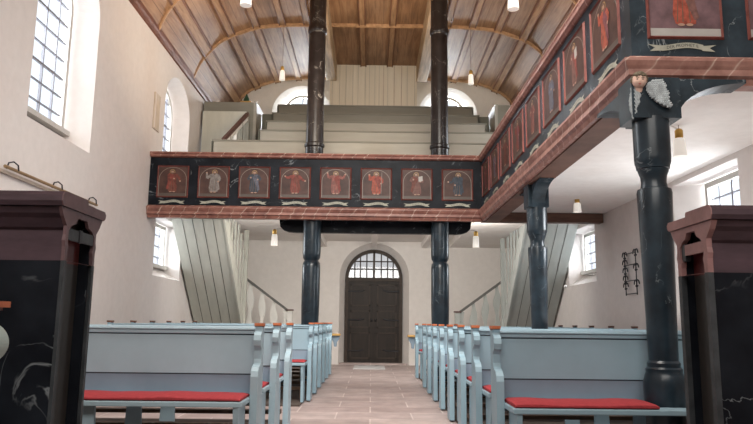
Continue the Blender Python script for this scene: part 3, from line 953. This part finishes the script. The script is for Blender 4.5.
ORD = ['first', 'second', 'third', 'fourth', 'fifth', 'sixth', 'seventh', 'eighth', 'ninth', 'tenth']
GRP_R = 'blue-grey pews in the block with the black columns'
for k in range(10):
    Y = 4.44 + .85 * k
    xa = .775 if k != 8 else 1.36
    notch = None
    if k == 0: notch = (1.815 - .145 - xa, 1.815 + .145 - xa, 4.295 - .145 - Y)
    if k == 4: notch = (1.885 - .145 - xa, 1.885 + .145 - xa, 7.70 - .145 - Y)
    if k == 0: lab = 'blue-grey pew with a long red cushion and the cherub column standing in it'
    elif k == 4: lab = 'blue-grey pew, fifth behind the cherub column, with the second gallery column in it'
    elif k == 8: lab = 'shortened blue-grey pew behind the tall column near the side gallery'
    elif k == 9: lab = 'blue-grey pew closest to the entrance door in the block with the gallery columns'
    else: lab = 'blue-grey pew, %s in its row counting from the cherub column' % ORD[k]
    end = 1.665 if notch and k == 0 else (1.72 if k == 4 else 3.2)
    cu = (.06, end - xa, ('long red cushion on the pew with the cherub column' if k == 0 else 'red cushion on the %s pew of the block with the gallery columns' % ORD[k]), 'red seat cushions')
    make_pew(lab, Y, xa, 3.35, 1, GRP_R, 'pew', notch, cu)
GRP_L1 = 'blue-grey pews in the front block of three'
for k in range(3):
    Y = 4.60 + .85 * k
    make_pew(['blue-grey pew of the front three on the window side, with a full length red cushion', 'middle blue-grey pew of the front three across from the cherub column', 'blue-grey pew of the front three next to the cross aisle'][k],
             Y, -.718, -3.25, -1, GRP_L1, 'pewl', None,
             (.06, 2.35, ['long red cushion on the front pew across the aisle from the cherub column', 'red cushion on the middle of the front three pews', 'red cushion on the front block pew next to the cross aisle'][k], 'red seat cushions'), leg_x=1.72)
GRP_L2 = 'blue-grey pews in the rear block on the window side'
for k in range(6):
    Y = 8.55 + .82 * k
    notch = (.965 - .16 - .718, .965 + .16 - .718, 10.83 - .16 - Y) if k == 3 else None
    lab = ['blue-grey pew facing the cross aisle, with a short red cushion', 'second blue-grey pew behind the cross aisle', 'third blue-grey pew behind the cross aisle', 'blue-grey pew with the tall window-side column in its aisle end', 'blue-grey pew just behind the tall window-side column', 'blue-grey pew nearest the entrance door on the window side'][k]
    make_pew(lab, Y, -.718, -3.25, -1, GRP_L2, 'pew', notch,  # darker pew tone stands for the shade on this rear block
             (.06 if k != 3 else .40, 2.35, 'red cushion on the %s pew behind the cross aisle' % ORD[k], 'red seat cushions'), leg_x=1.72)

# small wooden shelves fixed behind the last pews
for x, y, lab in ((-.66, 12.83, 'small honey wood shelf on a blue-grey bracket behind the last window-side pew'), (.74, 12.27, 'small honey wood shelf on a blue-grey bracket behind the last pew under the side gallery')):
    root = thing('book_shelf', lab, 'shelf', (x, y, 0), 0, 'honey wood shelves at the pew ends')
    mb = MB(); mb.box(-.09, .09, -.13, .13, .70, .735, M['wood']); mb.build('shelf_board', root, bevel=.004)
    mb = MB(); mb.prism([(-.08, .70), (.08, .70), (.07, .64), (.03, .58), (.02, .50), (-.02, .50), (-.03, .58), (-.07, .64)], lambda u, v, t: (u, t, v), -.08, .08, M['pewd']); mb.build('bracket', root)

# pew end of the choir bench peeking in beside the black desk
root = thing('choir_bench', 'pale blue-grey bench end with round head and orange-red cap beside the black desk', 'bench', (-.974, 1.80, 0))
mb = MB()
hc = [(-.08 + .088 * math.cos(a), .885 + .064 * math.sin(a)) for a in [math.radians(-62 + 124 * k / 16) for k in range(17)]]
hl = [(-.08 - .088 * math.cos(a), .885 + .064 * math.sin(a)) for a in [math.radians(62 - 124 * k / 16) for k in range(17)]]
mb.prism([(-.15, 0), (-.02, 0), (-.02, .70), (-.03, .76), (-.045, .80)] + hc + [(-.045, .955), (-.03, .972), (-.13, .972), (-.115, .955)] + hl + [(-.115, .80), (-.13, .74)],
         lambda u, v, t: (u, t, v), 0, .05, painted('pale_teal_paint', (.42, .52, .50), .06, 4))
be = mb.build('bench_end', root, bevel=.005)
mb = MB(); mb.box(-.135, -.02, -.01, .06, .972, .980, M['capside']); mb.box(-.15, -.005, -.02, .07, .980, .996, M['cap']); mb.build('finial_cap', be)
mb = MB(); mb.box(-1.2, -.14, .0, .04, .0, .9, M['pew']); mb.build('back_panel', root)

# ------------------------------------------------------------------ black marbled desks in the front corners
def desk(label, xend, sgn, y0, y1, ztop, xfar, loc_label=None):
    """xend: X of the open end facing the aisle, runs to xfar; near face y0, far face y1"""
    root = thing('prayer_desk', label, 'desk', (xend, y0, 0))
    L = abs(xfar - xend); D = y1 - y0
    X = lambda u: sgn * u
    def bx(mb, u0, u1, a, b, z0, z1, mm): mb.box(min(X(u0), X(u1)), max(X(u0), X(u1)), a, b, z0, z1, mm)
    zl = ztop - .235
    face = M['pink'] if sgn > 0 else M['plumedge']
    th = .02 if sgn > 0 else .012; pw = .026 if sgn > 0 else .018
    mb = MB(); bx(mb, (.02 if sgn > 0 else .012), L, .004, .024, .0, zl, M['black']); mb.build('front_panel', root)
    mb = MB(); bx(mb, th, L, .012, .024, zl, ztop - .06, M['plum']); mb.build('frieze', root)
    mb = MB(); bx(mb, th, L, D - .024, D - .004, .0, ztop - .06, M['black']); mb.build('rear_panel', root)
    # end board: cut-out head above, two narrow worn posts below
    zt = ztop - .054
    outer = [(0, zl), (D, zl), (D, zl + .05), (D + .006, zl + .07), (D, zl + .09), (D, zt - .06), (D + .03, zt - .03), (D + .05, zt), (-.05, zt), (-.03, zt - .03), (0, zt - .06), (0, zl + .09), (-.006, zl + .07), (0, zl + .05)]
    c = D / 2; w = D / 2 - pw
    hole = [(c - w, zl + .0005), (c - w, zl + .03), (c - w + .008, zl + .05), (c - w, zl + .065), (c - w, zt - .075), (c - w + .02, zt - .055), (c - w * .5, zt - .045), (c - w * .35, zt - .022),
            (c + w * .35, zt - .022), (c + w * .5, zt - .045), (c + w - .02, zt - .055), (c + w, zt - .075), (c + w, zl + .065), (c + w - .008, zl + .05), (c + w, zl + .03), (c + w, zl + .0005)]
    tri = tessellate_polygon([[Vector((v, z, 0)) for v, z in outer], [Vector((v, z, 0)) for v, z in hole]])
    al = outer + hole
    mb = MB()
    for t in (0, th): mb.add([(X(t), v, z) for v, z in al], [tuple(q) for q in tri], face)
    for lp in (outer, hole):
        n = len(lp); mb.add([(X(t), v, z) for t in (0, th) for v, z in lp], [(k, (k + 1) % n, (k + 1) % n + n, k + n) for k in range(n)], face)
    mb.build('end_board', root)
    for a, b in ((-.001, pw), (D - pw, D + .001)):
        mb = MB(); bx(mb, -.001, th - .001, a, b, 0, zl, M['greyedge']); mb.build('end_post', root)
    mb = MB()
    crown = [(.014, ztop - .13), (.0, ztop - .12), (-.02, ztop - .09), (-.035, ztop - .075), (-.045, ztop - .055), (.014, ztop - .055)]
    mb.prism(crown, lambda v, z, t: (X(t), v, z), th, L, M['plum']); mb.build('crown_moulding', root)
    mb = MB()
    slab = [(-.055, ztop - .052), (-.064, ztop - .036), (-.062, ztop - .016), (-.05, ztop - .002), (-.03, ztop), (D * .55, ztop), (D * .57, ztop - .01), (D * .57, ztop - .018), (D + .05, ztop - .018), (D + .062, ztop - .03), (D + .058, ztop - .045), (D + .045, ztop - .054)]
    mb.prism(slab, lambda v, z, t: (X(t), v, z), -.004, L, M['plum'])
    mb.prism(slab, lambda v, z, t: (X(t), v, z), -.008, -.004, face); mb.build('top_board', root)
    mb = MB(); bx(mb, .002, th - .002, pw, D * .74 if sgn > 0 else D - pw, zl + .075, zl + .115, face if sgn > 0 else M['greyedge']); rl = mb.build('cross_rail', root)
    mb = MB()
    if sgn > 0: bx(mb, .006, .026, D * .76, D * .9, zl + .055, zl + .12, M['greyedge'])
    else:
        bx(mb, -.002, .006, D * .42, D * .5, zl + .072, zl + .118, M['iron'])
    mb.build('hinge_plate', rl)
    mb = MB(); bx(mb, .05, .06, .022, D - .022, .0, zl, M['ink']); mb.build('end_infill', root)  # black sheet standing for the shade inside the open end
    mb = MB(); bx(mb, .05, .06, .022, D - .022, zl, zl + .09, M['maroon']); bx(mb, .05, .06, .022, D - .022, zl + .09, ztop - .06, M['ink']); mb.build('end_lining', root)  # maroon lining, with a black sheet above it for the shade inside
    return root
desk('black marbled prayer desk with a plum top and grey cross rail, on the window side', -1.06, -1, 2.345, 2.60, 1.385, -2.6)
desk('black marbled prayer desk with a dusty pink open end, beside the cherub column', 1.19, 1, 2.40, 2.635, 1.375, 2.7)

# ------------------------------------------------------------------ staircases under the gallery
def stair(label, s, mat, groupname):
    """s=-1 at the left wall; mirrored about the nave axis for s=+1"""
    root = thing('staircase', label, 'staircase', (0, 0, 0), 0, groupname)
    mx = (lambda x: x) if s < 0 else (lambda x: 2 * CXN - x)
    pm = M[mat]
    xw, xi = -3.50, -2.60
    def bx(mb, x0, x1, y0, y1, z0, z1, mm):
        a, b = sorted((mx(x0), mx(x1))); mb.box(a, b, y0, y1, z0, z1, mm)
    # boarded underside of the upper flight
    mb = MB()
    up = (11.72, 2.70); lo = (13.95, .62)
    nrm = Vector((lo[1] - up[1], -(lo[0] - up[0]))).normalized()   # points down/front
    mb.prism([(up[0], up[1]), (lo[0], lo[1]), (lo[0] + .18, lo[1]), (up[0] + .18, up[1])], lambda y, z, t: (mx(t), y, z), xw, xi + .02, pm)
    so = mb.build('boarded_underside', root)
    g = MB()
    for k in range(1, 5):
        x = xw + (xi - xw) * k / 5
        g.prism([(up[0] - .004, up[1]), (lo[0] - .004, lo[1]), (lo[0] + .01, lo[1]), (up[0] + .01, up[1])], lambda y, z, t: (mx(t), y, z), x - .005, x + .005, M['rail'])
    g.build('board_joint', so)
    # treads
    mb = MB(); n = 9
    for k in range(n):
        y = up[0] + .18 + (lo[0] - up[0]) * k / n; z = up[1] + .04 + (lo[1] - up[1]) * k / n
        if z > 2.66: continue
        bx(mb, xw, xi, y, y + .27, z - .02, z + .02, pm)
    mb.build('treads', root)
    mb = MB()
    mb.prism([(up[0] - .02, up[1] - .02), (lo[0] - .02, lo[1] - .02), (lo[0] + .30, lo[1]), (up[0] + .30, up[1])], lambda y, z, t: (mx(t), y, z), xi, xi + .035, pm)
    mb.build('stringer', root)
    # flat wavy balusters along the inner side
    def baluster(x, y, z0, z1, along, w=.045, nm='baluster'):
        b = MB(); nn = 22; L = z1 - z0
        A_, B_ = [], []
        for k in range(nn + 1):
            t = k / nn; ww = w * (1 + .42 * math.sin(t * L * 11 + .6)) * (1 if .04 < t < .96 else .9)
            off = .010 * math.sin(t * L * 11 + 2)
            A_.append((-ww + off, z0 + L * t)); B_.append((ww + off, z0 + L * t))
        pts = A_ + list(reversed(B_))
        if along == 'y': b.prism(pts, lambda u, z, t: (mx(x + t), y + u, z), -.012, .012, pm)
        else: b.prism(pts, lambda u, z, t: (mx(x + u), y + t, z), -.012, .012, M['white'] if s < 0 else pm)
        b.build(nm, root)
    for k in range(6):
        y = 12.16 + .30 * k
        z0 = up[1] + (lo[1] - up[1]) * (y - .24 - up[0]) / (lo[0] - up[0])
        if 2.78 - z0 > .12: baluster(xi + .018, y, z0, min(2.79, z0 + 1.25), 'y', .05)
    mb = MB(); bx(mb, xi - .02, xi + .06, 13.86, 13.95, .0, 2.79, pm); mb.build('newel_post', root)
    # landing and lower flight along the back wall
    mb = MB(); bx(mb, xw, -2.62, 13.97, 15.6, .80, .86, pm); bx(mb, xw, xw + .06, 14.0, 15.6, 0, .8, pm); mb.build('landing', root)
    mb = MB()
    for k in range(5):
        x0 = -2.62 + .19 * k; bx(mb, x0, x0 + .21, 14.55, 15.55, .66 - .16 * k, .70 - .16 * k, pm); bx(mb, x0 + .18, x0 + .2, 14.55, 15.55, max(0, .54 - .16 * k), .66 - .16 * k, pm)
    mb.build('lower_treads', root)
    mb = MB()
    p0, p1 = (-2.74, 1.86), (-1.72, 1.12)
    mb.prism([(p0[0], p0[1]), (p0[0], p0[1] + .06), (p1[0], p1[1] + .06), (p1[0], p1[1])], lambda u, z, t: (mx(u), t, z), 14.42, 14.50, M['rail']); mb.build('handrail', root)
    for k in range(4):
        x = -2.55 + .25 * k
        zt = p0[1] + (p1[1] - p0[1]) * (x - p0[0]) / (p1[0] - p0[0])
        baluster(x, 14.46, zt - .98 if k < 3 else 0.02, zt + .01, 'x', .055)
    mb = MB(); bx(mb, -1.76, -1.66, 14.41, 14.51, 0, 1.17, M['white'] if s < 0 else pm); nw = mb.build('newel_post', root)
    mb = MB(); bx(mb, -1.78, -1.64, 14.39, 14.53, 1.17, 1.20, M['raild']); mb.build('newel_cap', nw)
    return root
stair('pale boarded stair rising to the back gallery beside the window wall', -1, 'stair', 'boarded gallery stairs')
stair('grey-green boarded stair rising to the gallery behind the slimmer gallery column', 1, 'stairr', 'boarded gallery stairs')
mb = MB(); mb.ball((3.36, 11.83, 1.60), .03, M['white'], 12, 8, (1, .6, 1)); mb.ball((3.36, 11.80, 1.60), .014, M['white'], 8, 6)
tag(mb.build('light_switch', smooth=True), 'small round white knob on the boarded stair underside below the side gallery', 'switch')

# ------------------------------------------------------------------ upper gallery tiers
tz = [4.17, 4.57, 4.96, 5.35, 5.76]
for k in range(5):
    Y = 11.92 + .70 * k
    x0, x1 = (-2.90, XR - .05) if k == 0 else (-2.20 + .012 * k, 2.34 - .03 * k)
    if k == 1: x1 = 3.3
    z1 = tz[k]; z0 = 2.96 if k == 0 else tz[k - 1] - .42
    lab = ['lowest grey gallery bench front just behind the painted parapet', 'second grey gallery bench up from the painted parapet', 'third grey gallery bench, middle of the five tiers', 'fourth grey gallery bench up from the parapet', 'topmost grey gallery bench below the white boarded wall'][k]
    root = thing('gallery_bench', lab, 'bench', ((x0 + x1) / 2, Y, 2.96), 0, 'stepped benches on the back gallery')
    hw = (x1 - x0) / 2
    mm = M['olivel'] if k in (1, 2) else M['olive']
    if k == 0: mm = M['olivel']
    mb = MB(); mb.box(-hw, hw, 0, .035, z0 - 2.96, z1 - .03 - 2.96, mm)
    mb.build('front_board', root)
    mb = MB(); mb.box(-hw - .01, hw + .01, -.02, .10, z1 - .03 - 2.96, z1 - 2.96, M['olive']); mb.build('top_rail', root, bevel=.004)
    mb = MB(); mb.box(-hw, hw, .035, .34, z1 - .45 - 2.96, z1 - .41 - 2.96, M['olive']); mb.build('seat', root)
    for sx in (-1, 1):
        mb = MB(); mb.box(sx * hw - .02, sx * hw + .02, .0, .46, max(z0 - 2.96, z1 - .55 - 2.96), z1 - .03 - 2.96, M['olived']); mb.build('bench_end', root)
for k in range(1, 5):
    Y = 11.92 + .70 * k
    mb = MB(); mb.box(-2.2, 2.25, Y + .04, YB - .01 if k == 4 else Y + .70, 2.96, tz[k] - .46, M['olived']); mb.build('floor_gallery_step', kind='structure')
# dark side screens beside the fourth and third tier
for x0, x1, y, z0, z1, lab in ((-2.395, -2.195, 14.10, 4.4, 5.34, 'dark grey-green screen board between stair enclosure and the stepped benches'),
                               (2.285, 2.48, 14.10, 4.2, 5.34, 'dark grey-green screen board beside the stepped benches near the side gallery')):
    mb = MB(); mb.box(x0, x1, y, y + .04, z0 - 1.44, z1, M['olived']); tag(mb.build('screen_board', bevel=.004), lab, 'screen', 'dark gallery screens')
# enclosures of the gallery stairs
def enclosure(lab, xa, xb, yf, z1, sgn, zb=2.97):
    root = thing('stair_enclosure', lab, 'stair enclosure', ((xa + xb) / 2, yf, zb), 0, 'stair enclosures on the gallery')
    hw = (xb - xa) / 2
    mb = MB(); mb.box(-hw, hw, 0, .05, 0, z1 - zb, M['olive']); mb.build('front_panel', root)
    mb = MB(); mb.box(-hw, hw, .05, 1.5, z1 - zb - .04, z1 - zb, M['olive']); mb.build('top_board', root)
    mb = MB(); sx = sgn * hw; mb.box(sx - .03, sx + .03, -.03, 1.5, 0, z1 - zb + .01, M['olivel']); mb.build('corner_post', root)
enclosure('grey-olive stair enclosure touching the ceiling boards at the window wall', -3.50, -2.44, 13.5, 5.40, 1)
enclosure('grey-olive stair enclosure behind the top rail of the side gallery', 2.52, 3.60, 13.5, 5.41, -1, 2.845)
mb = MB(); mb.box(-3.49, -2.60, 13.40, 13.45, 2.96, 5.17, M['stair'])
tag(mb.build('boarded_screen', bevel=.004), 'pale boarded screen standing in front of the stair enclosure at the window wall', 'screen')
root = thing('gallery_stair_rail', 'short sloping handrail with dark top on the back gallery', 'handrail', (-2.80, 12.33, 2.96))
mb = MB()
a, b_ = Vector((0, 0, 1.32)), Vector((.24, .98, 2.13))
mb.tube([a, b_], .045, M['raild'], 4); mb.build('handrail', root)
mb = MB(); mb.tube([a + Vector((0, 0, -.085)), b_ + Vector((0, 0, -.085))], .042, M['white'], 4); mb.build('under_rail', root)
for k in range(5):
    t = k / 4; p = a.lerp(b_, t)
    mb = MB(); w = .045 if k in (0, 4) else .03
    mb.box(p.x - w, p.x + w, p.y - w, p.y + w, 0, p.z - .06, M['white'] if k in (0, 2) else M['olive']); mb.build('post', root)
mb = MB()
mb.box(-2.78, -2.56, 13.60, 13.72, 5.415, 5.465, M['wood']); mb.lathe([(.075, 5.46), (.06, 5.52), (.03, 5.58), (.008, 5.63)], 10, M['green'], (-2.66, 13.66))
tag(mb.build('shelf_ornament'), 'small dark green pointed ornament on a wooden block on the stair enclosure', 'ornament')

# ------------------------------------------------------------------ lamps
def lamp(lab, x, y, z, hang=None, arm=None, r=.055, h=.19):
    root = thing('pendant_lamp', lab, 'lamp', (x, y, z), 0, 'white glass lamps with brass caps')
    mb = MB(); mb.lathe([(r * .2, -.002), (r * 1.04, 0), (r, .02), (r * .86, h * .9), (r * .7, h), (r * .2, h + .004)], 20, M['opal']); mb.build('glass_shade', root, smooth=True)
    mb = MB(); mb.lathe([(r * .55, h), (r * .62, h + .01), (r * .62, h + .07), (r * .4, h + .085)], 16, M['brass']); mb.build('brass_cap', root, smooth=True)
    if hang:
        mb = MB(); mb.tube([(0, 0, h + .08), (0, 0, hang - z)], .003, M['battend'], 6); mb.build('cord', root)
    if arm:
        mb = MB(); mb.tube([(0, 0, h + .08), (arm[0] * .3, arm[1] * .3, h + .10), (arm[0], arm[1], arm[2])], .008, M['white'], 6); mb.build('arm', root)
    return root
lamp('white glass lamp on a long cord high above the nave, on the tall window side', -1.275, 6.3, 4.02, vz(-1.275))
lamp('white glass lamp on a long cord high above the nave, nearer the side gallery', 1.365, 6.3, 4.02, vz(1.365))
lamp('white glass lamp before the arched window nearest the tall window wall', -1.77, 12.5, 5.52, vz(-1.77))
lamp('white glass lamp before the arched window closer to the side gallery', 1.86, 12.5, 5.49, vz(1.86))
lamp('white glass lamp on an arm below the back gallery beside the pale stair', -1.62, 11.2, 2.18, None, (.20, -.09, .26))
lamp('white glass lamp on an arm below the back gallery beside the grey-green stair', 1.72, 11.2, 2.19, None, (-.20, -.09, .26))
lamp('white glass lamp under the side gallery ceiling in front of the brown beam', 2.86, 9.35, 2.50, 2.68, None, .055, .13)
lamp('white glass lamp under the side gallery ceiling right beside the cherub column', 2.66, 5.72, 2.40, 2.68, (-.35, -.20, .26), .055, .16)

# ------------------------------------------------------------------ things on the walls
root = thing('coat_rail', 'long wooden coat rail with iron hooks on the plaster wall below the large window', 'coat rail', (XL + .06, 6.3, 2.37))
mb = MB(); mb.tube([(0, 0, 0), (0, 2.18, 0)], .016, M['rodw'], 8); mb.build('rod', root)
mb = MB(); mb.box(-.058, -.03, -.1, 2.2, -.055, -.025, M['slat']); mb.build('wall_batten', root)
for k in range(3):
    mb = MB(); y = .12 + .95 * k
    mb.tube([(-.05, y, .0), (-.03, y, .06), (.0, y + .03, .075), (.02, y + .08, .05), (.018, y + .1, .0)], .008, M['iron'], 6); mb.build('hook', root)
root = thing('number_board', 'narrow pale wooden board hanging on the wall above the gallery end', 'board', (XL, 10.53, 3.98))
mb = MB(); mb.box(0, .025, 0, .30, 0, .60, M['slat']); mb.build('board_panel', root, bevel=.004)
mb = MB(); mb.box(.025, .032, .02, .04, .02, .58, M['wall']); mb.box(.025, .032, .26, .28, .02, .58, M['wall']); mb.build('edge_strip', root)
root = thing('iron_rack', 'black wrought iron scroll rack fixed to the plaster wall under the side gallery', 'rack', (XR - .05, 9.42, 1.36))
mb = MB()
for y in (-.20, .20): mb.tube([(0, y, 0), (0, y, .60)], .008, M['iron'], 6)
for z in (.02, .20, .42, .58): mb.tube([(0, -.21, z), (0, .21, z)], .007, M['iron'], 6)
mb.build('rack_frame', root)
for y in (-.20, .20):
    for z in ((.14, .36, .56) if y < 0 else (.12, .22, .33, .44, .55)):
        mb = MB()
        for sy in (-1, 1):
            pts = [(0, y + sy * (.045 - .04 * t) * math.cos(t * 5.5) * 1.3 + sy * .03, z + (.075 - .055 * t) * math.sin(t * 5.5)) for t in [q / 12 for q in range(13)]]
            mb.tube(pts, .009, M['iron'], 5)
        mb.build('scroll_ornament', root)

# ------------------------------------------------------------------ light
w = bpy.data.worlds.new('overcast_sky'); scene.world = w; w.use_nodes = True
bgn = w.node_tree.nodes['Background']
bgn.inputs['Color'].default_value = (.90, .95, 1.0, 1); bgn.inputs['Strength'].default_value = 1.25

def area(name, loc, target, sx, sy, power, col, spread=180):
    l = bpy.data.lights.new(name, 'AREA'); l.shape = 'RECTANGLE'; l.size = sx; l.size_y = sy; l.energy = power; l.color = col; l.spread = math.radians(spread)
    o = bpy.data.objects.new(name, l); COL.objects.link(o); o.location = loc
    d = Vector(target) - Vector(loc); o.rotation_euler = d.to_track_quat('-Z', 'Y').to_euler()
    return o
day = (.93, .97, 1.0); warm = (1.0, .80, .58)
# daylight through every window (set just outside the panes)
area('daylight', (XL - .9, 7.5, 4.3), (1, 7.2, 1.5), 1.5, 2.4, 190, day)
area('daylight', (XL - .9, 11.9, 4.3), (1, 11.5, 2.0), 1.5, 2.4, 110, day)
area('daylight', (XL - .8, 11.9, 2.4), (1, 11.3, .6), 1.4, 1.0, 100, day)
area('daylight', (XR + .8, 11.9, 2.4), (-1, 11.3, .6), 1.4, 1.0, 90, day)
area('daylight', (XR + .8, 7.3, 2.4), (-1, 7.0, .6), 1.4, 1.0, 150, day)
area('daylight', (XR + .9, 7.5, 4.4), (-1, 7.2, 3.5), 1.5, 2.0, 220, day)
area('daylight', (XR + .9, 11.9, 4.4), (-1, 11.5, 3.5), 1.5, 2.0, 160, day)
for xw_ in (-1.73, 1.77): area('daylight', (xw_, YB + 1.0, 6.3), (xw_, 12, 5.2), 1.2, 1.0, 420, day)
# added fill light behind the camera, at the unseen chancel end
area('chancel_light', (0, -1.2, 4.6), (0, 9, 3.2), 5.0, 2.2, 240, (1.0, .96, .90))
# fill light added above the view to brighten aisle floor and pews
area('nave_lamp', (0, 4.0, 5.4), (0, 9.0, 0), 3.0, 1.4, 205, (1.0, .95, .88), 110)
# one-way fill light added under the gallery to brighten the entrance wall
area('gallery_lamp', (.05, 11.3, 2.35), (.05, 15.7, 1.3), 4.4, .5, 95, (1.0, .95, .88))
# fill light added at pew height to brighten the side gallery's plaster ceiling
area('gallery_lamp', (2.75, 6.6, 1.02), (2.75, 6.7, 2.7), 1.2, 3.6, 26, (1.0, .98, .95))
# warm glow thrown up at the vault
area('vault_uplight', (-.9, 9.6, 4.1), (-1.3, 10.6, 6.7), 1.2, .8, 70, warm)
area('vault_uplight', (.9, 8.6, 4.1), (.0, 9.2, 6.7), 1.2, .8, 85, warm)

# ------------------------------------------------------------------ camera
cam = bpy.data.cameras.new('camera'); co = bpy.data.objects.new('camera', cam); COL.objects.link(co)
p, y, r = .1607, .0058, .0115
f = Vector((math.sin(y) * math.cos(p), math.cos(y) * math.cos(p), math.sin(p)))
rt = Vector((math.cos(y), -math.sin(y), 0)); up = rt.cross(f)
r2 = rt * math.cos(r) + up * math.sin(r); u2 = up * math.cos(r) - rt * math.sin(r)
co.matrix_world = Matrix(((r2.x, u2.x, -f.x, 0), (r2.y, u2.y, -f.y, 0), (r2.z, u2.z, -f.z, .952), (0, 0, 0, 1)))
cam.sensor_width = 36; cam.lens = 680 / 753 * 36; cam.clip_start = .05
scene.camera = co
scene.view_settings.view_transform = 'Standard'
scene.view_settings.look = 'None'
scene.view_settings.exposure = 0.0
